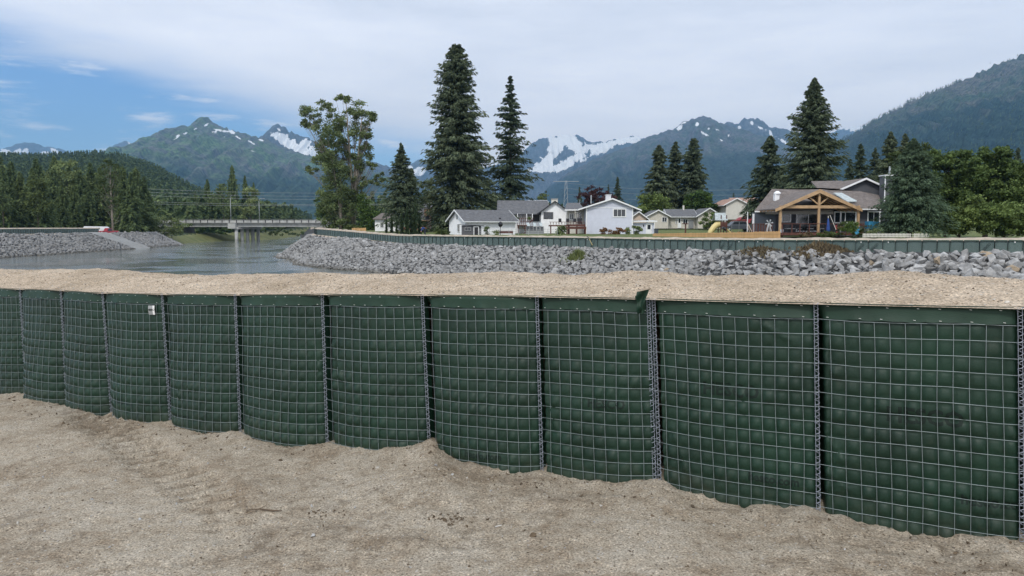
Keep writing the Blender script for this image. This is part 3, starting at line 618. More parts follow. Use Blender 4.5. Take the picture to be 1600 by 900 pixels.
# a bare gap where reeds grow
pxr = 800+rp[:, 0]/(rp[:, 1]*CT)*F
size = rp[:, 2]*r.uniform(.26, .66, len(rp))*(1+.25*ss(pxr, 1100, 1600)); big = r.random(len(rp)) < .08; size[big] *= 1.25
pos = np.column_stack([rp[:, :2], zz+size*.18+r.uniform(-.05, .14, len(rp))])
proj = size/rp[:, 1]; vis = (pxr > -10) & (pxr < 1610)
vy = 355-pos[:, 2]/rp[:, 1]*F
cover = np.interp(pxr, crest[:, 0], crest[:, 1])+6
vis &= vy < cover
order = np.argsort(-(proj*vis)); hero = order[:290]; rest = order[290:]
slope = link('riprap_slope', mesh_np('riprap_slope', [(0, 0, 0)]*3, [[0, 1, 2]], [M['rubble']]), kind='structure')
# the coarse bed under the loose stones is the structure that carries them
q = riprap(RL, -1, 1.5, 0, 13, np.random.default_rng(2))
bedu = np.linspace(0, 1, 160); ln = np.array(RL); cl = np.concatenate([[0], np.cumsum(np.linalg.norm(ln[1:, :2]-ln[:-1, :2], axis=1))])
bx_ = np.interp(bedu*cl[-1], cl, ln[:, 0]); by_ = np.interp(bedu*cl[-1], cl, ln[:, 1])
tx_ = np.gradient(bx_); ty_ = np.gradient(by_); nl = np.hypot(tx_, ty_); nx_, ny_ = -ty_/nl, tx_/nl
dd = np.linspace(1.6, 12.5, 16); BX = bx_[:, None]+nx_[:, None]*dd; BY = by_[:, None]+ny_[:, None]*dd; BZ, _ = terrain(BX, BY)
slope.data = mesh_np('riprap_bed', np.stack([BX, BY, BZ+.03+.25*(fbm(BX*1.1, BY*1.1, 3, 9)-.3)], -1), grid_faces(160, 16), [M['rubble']])
for mm_ in ('rock', 'rocklight'):
    t = M[mm_].node_tree; b = t.nodes['Principled BSDF']; old = b.inputs['Base Color'].links[0].from_socket; s_ = N(t, 'ShaderNodeSeparateXYZ'); L(t, N(t, 'ShaderNodeNewGeometry').outputs['Position'], s_.inputs[0])
    L(t, mixc(t, 1., old, ramp(t, math_(t, 'MULTIPLY_ADD', s_.outputs[2], 1.2, 7.1), [(0, (.45, .43, .38)), (.5, (1, 1, 1))]), 'MULTIPLY'), b.inputs['Base Color'])
rockm = []
for k, (V, Fc) in enumerate(HULLS):
    rockm.append([mesh_np('rock', V, Fc, [M[q]]) for q in ('rock', 'rocklight', 'rocktan')])
for i_ in hero:
    k = int(r.integers(0, 16)); q = r.random(); v_ = 0 if q < .90 else (1 if q < .985 else 2)
    o = link('rock', rockm[k][v_], slope, pos[i_], (r.normal(0, .45), r.normal(0, .45), r.uniform(0, 6.28))); s_ = float(size[i_]); o.scale = (s_*r.uniform(.9, 1.15), s_, s_*r.uniform(.8, 1.1))
lt = r.random(len(rest)) < .10
for nm, sel, mt_ in (('small_rocks', rest[~lt], M['rock']), ('pale_small_rocks', rest[lt], M['rocklight'])):
    link(nm, mesh_np(nm, *scatter_hulls(pos[sel], size[sel], r, .5), [mt_]), slope, kind='stuff')
print('rocks', len(rp), len(hero))
# left bank
LL = [p for p in left_line if 90 < p[1] < 262]
q = riprap(LL, 1, .85, .3, 10, r); q = q[~inside(q[:, 0], q[:, 1], POLY['l'])]; zz, _ = terrain(q[:, 0], q[:, 1]); q = q[zz > -6.4]; zz = zz[zz > -6.4]
pxl = 800+q[:, 0]/(q[:, 1]*CT)*F
RAMP = (198, 206)                        # metres ahead where the smooth gravel ramp comes down
m_ = ~((q[:, 1]+(zz+1.65)*1.8 > RAMP[0]-1.5) & (q[:, 1]+(zz+1.65)*1.8 < RAMP[1]+3.5)) & (q[:, 1] < 249)
q, zz = q[m_], zz[m_]; sz = r.uniform(.34, .68, len(q))
lslope = link('riprap_slope', None, kind='structure')
link('left_bank_rocks', mesh_np('left_bank_rocks', *scatter_hulls(np.column_stack([q[:, :2], zz+.08]), sz, r, .5, HULLS[:8]), [M['rock']]), lslope, kind='stuff')
lslope.name = 'riprap_slope'
lnl = np.array([p for p in left_line if 90 < p[1] < 262]); 
def bankstrip(name, ya, yb, lift, skew, mt_):
    yy = np.linspace(ya, yb, 24); dd = np.linspace(-.6, 9.3, 12); lx_ = np.interp(yy, lnl[:, 1], lnl[:, 0])
    A = lx_[:, None]+dd; B = yy[:, None]-dd*skew; Zs, _ = terrain(A, B)
    return link(name, mesh_np(name, np.stack([A, B, Zs+lift], -1), grid_faces(24, 12), [mt_], True), kind='structure')
bankstrip('gravel_ramp', RAMP[0]-1, RAMP[1]+3, .22, -.9*-1*-1, M['smoothgravel'])
bankstrip('gravel_cone', 244, 262, .25, .0, M['smoothgravel'])

# ------------------------------------------------------------------ far barrier
fbar = thing('gabion_barrier', 'long green flood barrier on the far bank above the riprap, in front of the houses', 'flood barrier', (float(fbx[4]), float(FB[4, 3]), float(fbb[4])))
org = np.array(fbar.location)
cum = np.concatenate([[0], np.cumsum(np.hypot(np.diff(fbx), np.diff(FB[:, 3])))])
fm = mat('far_green_geotextile', (.062, .100, .088), .7, .12, .8); t = fm.node_tree; b = t.nodes['Principled BSDF']; old = b.inputs['Base Color'].links[0].from_socket
oi = N(t, 'ShaderNodeObjectInfo'); c = mixc(t, 1., old, ramp(t, oi.outputs['Random'], [(0, (.84, .86, .88)), (1, (1.12, 1.1, 1.1))]), 'MULTIPLY')
sp = N(t, 'ShaderNodeSeparateXYZ'); L(t, N(t, 'ShaderNodeTexCoord').outputs['Object'], sp.inputs[0])
gx = math_(t, 'LESS_THAN', math_(t, 'FRACT', math_(t, 'MULTIPLY', sp.outputs[0], 13)), .10); gz = math_(t, 'LESS_THAN', math_(t, 'FRACT', math_(t, 'MULTIPLY', sp.outputs[2], 13)), .10)
L(t, mixc(t, math_(t, 'MULTIPLY', math_(t, 'MAXIMUM', gx, gz), .7), c, (.30, .36, .38)), b.inputs['Base Color'])
def pmesh(seed):
    n = 9; s = np.linspace(0, 1, n); t_ = np.linspace(0, 1, 6); S, T = np.meshgrid(s, t_); bl = .06*np.clip(1-np.abs(2*S-1)**3, 0, 1)*(.5+.5*(1-T))-.05
    V = np.stack([S*.96+.0, -bl-.02*(vn(S*4+seed, T*4, seed)-.5), T+0*S], -1); return mesh_np('panel', V, grid_faces(6, n), [fm], True)
pms = [pmesh(s) for s in range(4)]; jm = MB().box(-.008, .008, -.04, .02, -.03, .99).mesh('joint', mat('dark_joint', (.022, .035, .036), .7, .1))
hemm = MB().box(.02, .94, -.092, -.06, .93, 1.0).mesh('hem', mat('far_hem', (.035, .075, .058), .7, .1)); tagmesh = MB().box(.4, .47, -.115, -.108, .80, .88).mesh('tag', M['whiteprint'])
dgm = textmesh('HESCO', .24); co = np.zeros(len(dgm.vertices)*3, np.float32); dgm.vertices.foreach_get('co', co); co = co.reshape(-1, 3); a = math.radians(48)
dgm.vertices.foreach_set('co', np.stack([.22+co[:, 0]*math.cos(a)-co[:, 1]*math.sin(a), -.118+0*co[:, 0], .12+co[:, 0]*math.sin(a)+co[:, 1]*math.cos(a)], 1).astype(np.float32).ravel()); dgm.materials.append(M['farprint'])
u = 0; k = 0; prev = None
while u < cum[-1]-1:
    wdt = 1.0*(1+.12*math.sin(k*1.7))
    a = np.array([np.interp(u, cum, fbx), np.interp(u, cum, FB[:, 3]), np.interp(u, cum, fbb)]); at = np.interp(u, cum, fbt); u2 = u+wdt
    b2 = np.array([np.interp(u2, cum, fbx), np.interp(u2, cum, FB[:, 3])]); H = at-a[2]
    # local x runs along the line so that local -y faces the river
    dx, dy = a[0]-b2[0], a[1]-b2[1]; ln_ = math.hypot(dx, dy); rz = math.atan2(dy, dx)
    p = link('panel', pms[k % 4], fbar, np.array([b2[0], b2[1], a[2]-.05])-org, (0, 0, rz)); p.scale = (ln_, 1, H+.05)
    j = link('joint', jm, fbar, np.array([b2[0], b2[1], a[2]-.05])-org, (0, 0, rz)); j.scale = (1, 1, H+.05)
    if a[1] < 110:
        link('hem', hemm, p)
        if (k*7) % 11 in (0, 3): link('tag', tagmesh, p)
        if a[1] < 100 and (k*5) % 13 in (0, 1, 6): link('lettering', dgm, p)
    u = u2; k += 1
print('far panels', k)
# sand heaped in it
uu2 = np.linspace(0, cum[-1], 420); cx = np.interp(uu2, cum, fbx); cy = np.interp(uu2, cum, FB[:, 3]); ct_ = np.interp(uu2, cum, fbt)
tx_, ty_ = np.gradient(cx), np.gradient(cy); nl = np.hypot(tx_, ty_); nx_, ny_ = ty_/nl, -tx_/nl
vv2 = np.array([-.02, .05, .25, .5, .8, 1.05, 1.3, 1.9, 2.8]); hh = np.array([-.08, .0, .10, .17, .16, .08, -.1, -.5, -1.2])
SX = cx[:, None]+nx_[:, None]*vv2; SY = cy[:, None]+ny_[:, None]*vv2; SZ = ct_[:, None]+hh+(fbm(SX*1.1, SY*1.1, 4, 77)-.45)*.22*(hh > .05)
link('sand_fill', mesh_np('sand_fill', np.stack([SX, SY, SZ], -1), grid_faces(420, 9), [M['farsand']], True), kind='stuff')
# left-bank barrier, seen small
lb = thing('gabion_barrier', 'low green barrier line far away on the left bank behind the grey riprap', 'flood barrier', (-113, 180, -1.6))
pl = [(-112.5, 120), (-113, 147), (-115, 170), (-118, 195), (-121, 217)]
pa = np.array(pl, float); cl = np.concatenate([[0], np.cumsum(np.linalg.norm(np.diff(pa, axis=0), axis=1))]); u = 0; k = 0
while u < cl[-1]-1.2:
    x0, y0 = np.interp(u, cl, pa[:, 0]), np.interp(u, cl, pa[:, 1]); x1, y1 = np.interp(u+1.05, cl, pa[:, 0]), np.interp(u+1.05, cl, pa[:, 1])
    p = link('panel', pms[k % 4], lb, (x0+113, y0-180, .05), (0, 0, math.atan2(y1-y0, x1-x0))); p.scale = (1.05, 1, 1.15); u += 1.05; k += 1
    link('joint', jm, lb, (x0+113, y0-180, .05), (0, 0, math.atan2(y1-y0, x1-x0)))
yy = np.linspace(120, 217, 60); xx = np.interp(yy, pa[:, 1], pa[:, 0]); v3 = np.array([.02, -.3, -.8, -1.3, -2.4]); h3 = np.array([-.45, -.25, -.2, -.35, -1.5])
link('sand_fill', mesh_np('sand_fill', np.stack([xx[:, None]+v3, np.broadcast_to(yy[:, None], (60, 5)), h3+0*xx[:, None]+.1*fbm(xx[:, None]+v3, yy[:, None], 3, 4)], -1), grid_faces(60, 5), [M['farsand']], True), kind='stuff')

# ------------------------------------------------------------------ mountains
def mtmat(name, forest, meadow, rockc, hfor, snow=True, tree=30.):
    m = bpy.data.materials.new(name); m.use_nodes = True; t = m.node_tree; b = t.nodes['Principled BSDF']; b.inputs['Roughness'].default_value = .95; b.inputs['Specular IOR Level'].default_value = .1
    g = N(t, 'ShaderNodeNewGeometry'); s_ = N(t, 'ShaderNodeSeparateXYZ'); L(t, g.outputs['Position'], s_.inputs[0])
    def nz(sc, d=6):
        n = N(t, 'ShaderNodeTexNoise'); n.inputs['Scale'].default_value = sc; n.inputs['Detail'].default_value = d; n.inputs['Roughness'].default_value = .65; L(t, g.outputs['Position'], n.inputs[0]); return n.outputs[0]
    hrel = math_(t, 'ADD', math_(t, 'DIVIDE', s_.outputs[2], hfor), math_(t, 'MULTIPLY_ADD', nz(.0022), 1.3, -.65))
    c = mixc(t, ramp(t, hrel, [(.55, (0,)*3), (.78, (1,)*3)]), forest, mixc(t, ramp(t, nz(.006), [(.42, (0,)*3), (.58, (1,)*3)]), meadow, rockc))
    at = N(t, 'ShaderNodeAttribute', attribute_name='rocky'); c = mixc(t, at.outputs['Fac'], c, rockc)
    c = mixc(t, 1., c, ramp(t, nz(1/tree, 3), [(.35, (.45,)*3), (.65, (1.65,)*3)]), 'MULTIPLY')
    at = N(t, 'ShaderNodeAttribute', attribute_name='snow'); c = mixc(t, ramp(t, math_(t, 'ADD', at.outputs['Fac'], math_(t, 'MULTIPLY_ADD', nz(.012), 1.1, -.55)), [(.47, (0,)*3), (.55, (1,)*3)]), c, (.82, .86, .9))
    L(t, c, b.inputs['Base Color'])
    bp = N(t, 'ShaderNodeBump'); bp.inputs['Distance'].default_value = tree*.8; bp.inputs['Strength'].default_value = .8; L(t, nz(1/tree, 3), bp.inputs['Height']); L(t, bp.outputs[0], b.inputs['Normal'])
    return m
def mountain(name, R, foot, ridge, mt_, seed, spur=.28, freq=9, snow=None, nc=300, nrw=90, pw=.85, tilt=.3):
    rp_ = np.array(ridge, float); px = np.linspace(rp_[0, 0], rp_[-1, 0], nc); v = np.linspace(0, 1.35, nrw)
    PXg, Vg = np.meshgrid(px, v); Yg_ = foot+(R-foot)*Vg
    Hr = (355-np.interp(px, rp_[:, 0], rp_[:, 1]))/F*R
    Hr = Hr+(ridged(px*.11, px*0+seed, 4, seed)-.55)*Hr*.045
    Hr = np.maximum(Hr, 0)
    sh = np.where(Vg <= 1, np.clip(Vg, 0, 1)**pw, 1-(Vg-1)*1.1)
    Xw = (PXg-800)/F*R*CT*(.55+.45*Yg_/R)             # its flanks run back in depth, not along sight lines
    q = PXg*freq/1000+ (1-Vg)*tilt*6/freq*3
    rg = ridged(q*3+.7*fbm(PXg*.02, Vg*4, 3, seed+5), Vg*1.5+seed, 5, seed)-.55
    mid = np.clip(np.sin(np.pi*np.clip(Vg, 0, 1)), 0, 1)**.7
    Zw = Hr[None, :]*sh+Hr.max()*spur*rg*mid+(ridged(PXg*.05*freq/9+Vg*2.5*np.sign(tilt), Vg*3.5, 5, seed+33)-.6)*Hr.max()*.085*mid+(fbm(Xw*.006, Yg_*.006, 4, seed+3)-.5)*Hr.max()*.05*mid-6
    V = np.stack([Xw, Yg_, Zw], -1)
    me = mesh_np(name, V, grid_faces(nrw, nc), [mt_], True)
    # where the surface lands in the picture, to place the lasting snow fields
    dy = Yg_; sxp = 800+F*Xw/(dy*CT-Zw*ST); syp = 450-F*(dy*ST+Zw*CT)/(dy*CT-Zw*ST)
    sn = np.zeros(PXg.shape); rk = np.clip((Vg-.82)*3, 0, 1)*(rg > -.1)*.6
    wx_ = (fbm(sxp*.09, syp*.09, 5, seed+60, .65)-.5)*22; wy_ = (fbm(sxp*.09+50, syp*.09, 5, seed+61, .65)-.5)*16
    for e_ in [e_ for e_ in snow or [] if e_[0] in ('P', 'H')]:
        ins = inside((sxp+wx_).ravel(), (syp+wy_).ravel(), np.array([(a, b, 0) for a, b in e_[1]])).reshape(sxp.shape); streak = .45+1.1*ridged(sxp*.05+syp*.03, syp*.28-sxp*.08, 4, seed+9)
        sn = np.where(ins, np.maximum(sn, np.clip(1.25-np.clip((syp-e_[2])/38, 0, 1)*.55*2*(1.05-streak*.5), .2, 1.3)), sn) if e_[0] == 'P' else np.where(ins, 0, sn)
    big_ = sn.copy(); sn = sn*0
    for (x0, y0, rx, ry_, an, st) in [e_ for e_ in snow or [] if e_[0] not in ('P', 'H')]:
        a = math.radians(an); dx, dyy = sxp-x0, syp-y0; e = ((dx*math.cos(a)+dyy*math.sin(a))/rx)**2+((-dx*math.sin(a)+dyy*math.cos(a))/ry_)**2
        sn = np.maximum(sn, np.clip(1.2-e*.7, 0, 1)*st) if st > 0 else np.where(e < 1, 0, sn)
    sn = sn*(.30+1.15*fbm(sxp*.22, syp*.30, 5, seed+8, .65)); sn = np.maximum(sn, big_*(.72+.45*fbm(sxp*.3, syp*.4, 4, seed+18))); sn = np.where(Vg > 1.02, sn*.5, sn)
    for nm_, ar in (('snow', sn), ('rocky', rk)):
        at = me.attributes.new(nm_, 'FLOAT', 'POINT'); at.data.foreach_set('value', ar.astype(np.float32).ravel())
    return link(name, me, kind='structure')
mA = mtmat('alpine_slopes', (.030, .050, .030), (.085, .135, .055), (.10, .105, .10), 520)
mB = mtmat('forested_slopes', (.028, .046, .040), (.06, .085, .06), (.10, .10, .105), 700)
mC = mtmat('snowy_rock', (.03, .045, .04), (.07, .08, .075), (.10, .105, .115), 350)
mD = mtmat('dark_forest_slopes', (.022, .042, .036), (.046, .076, .050), (.10, .10, .09), 760, tree=22.)  # forest greens shifted bluer, some distance haze mixed into the colour
mountain('mountain', 6200, 3300, [(140, 300), (170, 262), (200, 247), (235, 233), (262, 212), (278, 205), (292, 200), (305, 201), (312, 197), (318, 190), (324, 186), (332, 187), (342, 196), (352, 200), (372, 207), (395, 213), (420, 219), (450, 232), (480, 243), (520, 252), (560, 262), (600, 272), (640, 292), (700, 318), (760, 340)],
         mA, 3, .20, 9, [(345, 204, 12, 2.2, 12, 1), (362, 206, 8, 3, 40, .95), (322, 195, 5, 2, -30, .9), (278, 213, 5, 3, -35, .95), (290, 208, 4, 2, -35, .9), (305, 202, 4, 1.5, -20, .8), (272, 218, 4, 1.5, -30, .8), (335, 207, 5, 1.5, 5, .9), (372, 215, 9, 1.4, 35, .85), (392, 222, 7, 1.6, 30, .9), (397, 237, 7, 1.6, 25, .85), (408, 219, 5, 1.6, 20, .8), (330, 213, 3, 1, 0, .7), (352, 215, 4, 1, 30, .7)], nc=380)
mountain('mountain', 8200, 6200, [(380, 260), (400, 225), (414, 214), (422, 207), (430, 199), (438, 196), (447, 199), (456, 207), (470, 211), (485, 216), (500, 225), (520, 236), (560, 248), (600, 258), (640, 270), (700, 300)], mC, 5, .2, 14,
         [('P', [(423, 210), (432, 205), (440, 211), (447, 217), (455, 221), (462, 219), (470, 222), (478, 216), (484, 219), (483, 230), (500, 236), (515, 250), (500, 256), (490, 245), (477, 243), (463, 238), (450, 232), (440, 226), (432, 219)], 260), ('H', [(462, 214), (474, 217), (470, 224), (460, 221)]), (436, 203, 4, 1.5, 40, 1.)], nc=340, nrw=110)
mountain('mountain', 12500, 9500, [(-320, 236), (-150, 226), (-60, 240), (0, 238), (14, 233), (30, 227), (48, 224), (66, 226), (78, 232), (90, 230), (104, 236), (130, 244), (160, 250), (176, 238), (188, 227), (200, 221), (210, 225), (222, 231), (240, 234), (262, 240), (300, 262)], mC, 8, .18, 12,
         [(0, 241, 16, 4, 10, 1.6), (25, 239, 9, 4, -40, 1.6), (10, 237, 9, 3, 20, 1.5), (40, 236, 5, 4, -50, 1.4), (86, 237, 9, 3, 40, 1.6), (205, 224, 6, 2, 30, 1.5), (225, 234, 10, 3, 0, 1.6), (70, 239, 7, 2.5, 0, 1.4), (215, 229, 4, 2, 20, 1.3)], nc=300, nrw=60)
mountain('mountain', 11000, 7600, [(560, 300), (600, 275), (640, 258), (652, 253), (660, 249), (680, 260), (740, 268), (790, 255), (815, 242), (830, 226), (842, 220), (860, 214), (872, 215), (885, 213), (900, 214), (912, 219), (925, 224), (940, 224), (955, 220), (975, 217), (990, 214), (998, 218), (1040, 222), (1100, 240)], mC, 12, .16, 14,
         [('P', [(856, 213), (873, 212), (895, 211), (906, 217), (917, 222), (923, 224), (940, 224), (955, 219), (975, 215), (995, 212), (1002, 217), (985, 224), (967, 227), (950, 233), (940, 240), (932, 240), (914, 249), (898, 260), (880, 268), (867, 271), (850, 268), (826, 271), (828, 260), (848, 250), (858, 243), (862, 236), (859, 227)], 238),
 ('H', [(883, 226), (888, 231), (896, 243), (888, 249), (866, 261), (869, 249), (876, 238)]), ('H', [(898, 213), (906, 215), (915, 224), (912, 226), (903, 220)]), ('H', [(925, 226), (936, 224), (946, 220), (948, 222), (935, 229)]), ('H', [(918, 238), (926, 236), (922, 243), (912, 247)]), (846, 247, 4, 1.5, 30, .9), (655, 268, 12, 7, -20, 1.1), (640, 262, 7, 4, 20, .9)], nc=560, nrw=150)
mountain('mountain', 7000, 3600, [(760, 345), (820, 322), (850, 300), (880, 275), (905, 262), (930, 248), (960, 237), (985, 228), (1010, 216), (1030, 208), (1048, 204), (1058, 197), (1070, 191), (1085, 187), (1095, 184), (1105, 187), (1115, 192), (1125, 196), (1140, 200), (1180, 212), (1230, 236), (1290, 262), (1400, 320)], mB, 21, .17, 9,
         [(1062, 200, 6, 4, -40, 1.), (1089, 194, 3, 4, 0, 1.), (1101, 209, 8, 1.8, 30, 1.), (1068, 192, 5, 1.5, -20, .9), (1108, 202, 3, 2, 30, .9), (1122, 203, 5, 1.5, 20, .8), (1140, 212, 8, 1.3, 30, .8), (1128, 219, 6, 1.3, 20, .8)], nc=380, nrw=100)
mountain('mountain', 8600, 6400, [(1080, 250), (1110, 215), (1126, 196), (1134, 192), (1142, 194), (1150, 194), (1158, 188), (1170, 185), (1180, 188), (1192, 196), (1205, 202), (1225, 203), (1260, 214), (1290, 224), (1310, 232), (1340, 250), (1420, 290)], mC, 17, .2, 18,
         [(1158, 204, 3, 10, -30, 1.), (1175, 192, 3, 4, -30, .8), (1190, 200, 10, 2.5, 20, .95), (1206, 214, 3, 12, -20, .9), (1222, 220, 16, 3, 30, .8), (1178, 214, 5, 1.5, 0, .7), (1245, 232, 12, 3, 20, .7)], nc=240, nrw=60)
mountain('mountain', 12400, 11000, [(1240, 230), (1300, 204), (1330, 197), (1360, 199), (1400, 220)], mC, 31, .1, 12, [(1330, 200, 40, 5, 0, .8)], nc=80, nrw=30)
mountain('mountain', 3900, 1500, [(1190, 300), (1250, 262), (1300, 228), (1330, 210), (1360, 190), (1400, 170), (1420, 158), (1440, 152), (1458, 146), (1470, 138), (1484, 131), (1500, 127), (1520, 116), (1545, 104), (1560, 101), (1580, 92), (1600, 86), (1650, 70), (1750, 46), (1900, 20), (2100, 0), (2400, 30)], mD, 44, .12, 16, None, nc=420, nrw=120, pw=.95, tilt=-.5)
mountain('mountain', 4800, 3000, [(820, 345), (900, 325), (960, 318), (1040, 300), (1090, 292), (1140, 276), (1180, 262), (1240, 252), (1300, 262), (1400, 290)], mB, 52, .12, 12, None, nc=240, nrw=60)
# ------------------------------------------------------------------ haze
hzm = bpy.data.materials.new('haze'); hzm.use_nodes = True; t = hzm.node_tree; t.nodes.clear(); o_ = N(t, 'ShaderNodeOutputMaterial'); pv = N(t, 'ShaderNodeVolumePrincipled')
pv.inputs['Color'].default_value = (.27, .58, 1.0, 1); pv.inputs['Absorption Color'].default_value = (.06, .06, .06, 1); pv.inputs['Density'].default_value = 8e-5; pv.inputs['Anisotropy'].default_value = .2; L(t, pv.outputs[0], o_.inputs['Volume'])
MB().box(-15000, 15000, -200, 13600, -16, 1900).build('haze', hzm, None, kind='stuff')
# ------------------------------------------------------------------ foliage builders
def norm(a): return a/np.maximum(np.linalg.norm(a, axis=-1, keepdims=True), 1e-9)
def leaf_mesh(name, C, A, B, tint, mt_, tri=False):
    """flat little leaves: centre C, half axes A and B"""
    n = len(C)
    if tri: V = np.stack([C-A-B, C-A+B, C+A], 1); Fc = np.arange(3*n).reshape(n, 3)
    else: V = np.stack([C-A, C+B-A*.1, C+A, C-B-A*.1], 1); Fc = np.arange(4*n).reshape(n, 4)
    me = mesh_np(name, V, Fc, [mt_]); at = me.attributes.new('tint', 'FLOAT', 'FACE'); at.data.foreach_set('value', np.asarray(tint, np.float32)); return me
def conifer_arr(seed, H, R, nb, nl, low=.06, pw=.75, rise=.35, droop=.35, leaf=.5, gaps=0.):
    r = np.random.default_rng(seed); t = low+(1-low)*r.random(nb)**.82
    whorl = np.round(t*H/(.030*H))*(.030*H)/H; t = np.clip(whorl*.22+t*.78, low, .99)
    Lb = R*np.clip((1-t)/(1-low), 0.02, 1)**pw*(.55+.62*r.random(nb)**1.3); Lb *= np.clip((t-low)/.10+.55, 0, 1)
    Lb *= 1-.55*(r.random(nb) < gaps)
    # a sector-wise strength keeps some sides fuller than others
    az = r.uniform(0, 2*np.pi, nb); Lb *= 1+.14*np.sin(az*2+seed+t*7)+.12*np.sin(t*31+seed)
    k = np.repeat(np.arange(nb), nl); n = len(k); s = r.random(n)**.72; L_ = Lb[k]; el = (rise*(t[k]-.25)*1.3)
    ra = s*L_; wid = (.30*L_*(1-s)**.8+.05*L_)*(r.random(n)-.5)*1.5
    zc = t[k]*H+ra*np.tan(el)-droop*(ra**2)/np.maximum(R, .1)*.55-(.10+.16*L_*.5)*r.random(n)**1.6*.9
    ca, sa = np.cos(az[k]), np.sin(az[k])
    C = np.stack([ca*ra-sa*wid, sa*ra+ca*wid, zc], 1)
    out_ = np.stack([ca, sa, 0*ca], 1); lat = np.stack([-sa, ca, 0*ca], 1)*np.sign(wid)[:, None]
    A = norm(out_*.9+lat*.65*r.random((n, 1))+np.stack([0*ca, 0*ca, -.25-.55*r.random(n)], 1)+r.normal(0, .22, (n, 3)))
    B = norm(np.cross(A, norm(r.normal(0, .6, (n, 3))+[0, 0, 1])))
    ls = leaf*(.45+.35*(1-t[k]))*(.6+.7*r.random(n)); tint = np.clip(.5*r.random(nb)[k]+.45*r.random(n)+.2*(s-.5)+.1, 0, 1)
    return C, A*ls[:, None], B*(ls*.27)[:, None], tint
def conifer(seed, H, R, nb=200, nl=26, mt_='spruce', **kw):
    C, A, B, tt = conifer_arr(seed, H, R, int(nb*1.25), int(nl*1.3), **kw); return leaf_mesh('crown', C, A, B, tt, LF[mt_])
def trunk_mesh(H, r0, mt_, n=7, seed=0):
    rr = random.Random(seed); pts = [(rr.uniform(-.05, .05)*i*.3, rr.uniform(-.05, .05)*i*.3, H*i/6) for i in range(7)]
    return MB().tube(pts, [r0*(1-.93*i/6) for i in range(7)], n).mesh('trunk', mt_, True)
def tree(name, label, loc, crown, trunk, rz=0., sc=1., group=None, cat='tree', extra=None):
    o = thing(name, label, cat, loc, rz, group); link('crown', crown, o); link('trunk', trunk, o)
    if extra: link('limbs', extra, o)
    o.scale = (sc, sc, sc) if isinstance(sc, (int, float)) else sc; return o
def gz(x, y): return float(terrain(np.array([float(x)]), np.array([float(y)]))[0][0])
# --- the tall spruces among the houses: px of the stem, y of the tip, px half width, distance
def big(px, ytop, hw, Yd, seed, label, nb=420, nl=34, mt_='spruce', name='spruce_tree', **kw):
    x = hx(px, Yd); z0 = gz(x, Yd); H = hz(ytop, Yd)-z0; R = hw/F*Yd
    return tree(name, label, (x, Yd, z0-.1), conifer(seed, H, R, nb, nl, mt_, **kw), trunk_mesh(H*.97, H*.013+.08, M['bark'], seed=seed))
big(715, 70, 72, 150, 1, 'tallest dark spruce with a broad full crown towering behind the white garage', 950, 46, low=.03, pw=.60, droop=.30, leaf=.72, rise=.5)
big(797, 117, 66, 158, 2, 'tall thin spruce with long sparse ragged boughs right beside the tallest spruce', 380, 40, low=.05, pw=.88, droop=.42, leaf=.66, gaps=.35, rise=.2)
big(628, 222, 42, 140, 3, 'small pointed spruce with a thin spire left of the tallest spruce', 420, 30, low=.10, pw=.85, leaf=.5, mt_='spruce')
big(644, 262, 24, 145, 33, 'short bushy spruce tucked behind the small pointed one', 240, 24, low=.08, pw=.7, leaf=.5)
big(1265, 121, 82, 122, 4, 'large dark spruce with wide spreading boughs behind the timber porch house', 760, 44, low=.03, pw=.86, droop=.34, leaf=.58, rise=.55, gaps=.15)
big(1200, 212, 50, 132, 5, 'lower spruce leaning against the left side of the large one behind the porch house', 420, 34, low=.03, pw=.7, droop=.40, leaf=.62, rise=.5)
big(1028, 226, 36, 190, 6, 'left spruce of the close trio behind the beige bungalow', 440, 32, low=.03, pw=.62, leaf=.75)
big(1053, 221, 30, 196, 7, 'middle and slimmest spruce of the close trio behind the beige bungalow', 380, 32, low=.03, pw=.65, leaf=.75)
big(1081, 216, 40, 192, 8, 'right and tallest spruce of the close trio behind the beige bungalow', 480, 34, low=.03, pw=.62, leaf=.75)
big(1422, 214, 74, 76, 9, 'dense blue green spruce standing close in front of the porch house chimney', 1000, 48, low=.11, pw=.92, droop=.26, leaf=.27, mt_='spruce2', rise=.35)
big(1340, 224, 30, 140, 10, 'narrow spruce behind the upper roof of the porch house', 220, 26, low=.05, leaf=.6)
big(1363, 230, 32, 150, 11, 'small spruce between the narrow one and the tall pair on the right', 200, 24, low=.05, leaf=.6)
big(1386, 205, 44, 135, 12, 'taller left spruce of the pair behind the brick chimney of the porch house'.replace('brick ', ''), 360, 30, low=.05, leaf=.62)
big(1408, 208, 40, 142, 13, 'right spruce of the pair behind the chimney of the porch house', 300, 28, low=.05, leaf=.62)
big(1325, 248, 26, 152, 51, 'short bushy spruce at the left of the spruces behind the upper roof', 220, 24, low=.05, leaf=.6)
big(1220, 262, 34, 150, 52, 'low wide spruce filling the gap left of the large one behind the porch house', 300, 26, low=.03, leaf=.62)
big(1567, 226, 24, 150, 14, 'dark spruce tip showing over the maples near the right edge', 240, 24, low=.05, leaf=.65)
big(1584, 230, 22, 158, 15, 'second dark spruce tip over the maples, nearest the right edge', 220, 24, low=.05, leaf=.65)
big(964, 276, 15, 210, 16, 'small slender spruce right behind the ridge of the blue grey house', 200, 22, low=.04, leaf=.6)
big(950, 288, 9, 230, 17, 'thin pointed spruce between the purple tree and the slender spruce', 90, 18, low=.04, leaf=.6)
big(905, 292, 11, 230, 18, 'small dark spruce left of the purple leaved tree', 120, 18, low=.04, leaf=.6)
big(853, 296, 6, 260, 19, 'tiny dark spruce tip above the white ranch house chimney', 60, 14, low=.04, leaf=.7)
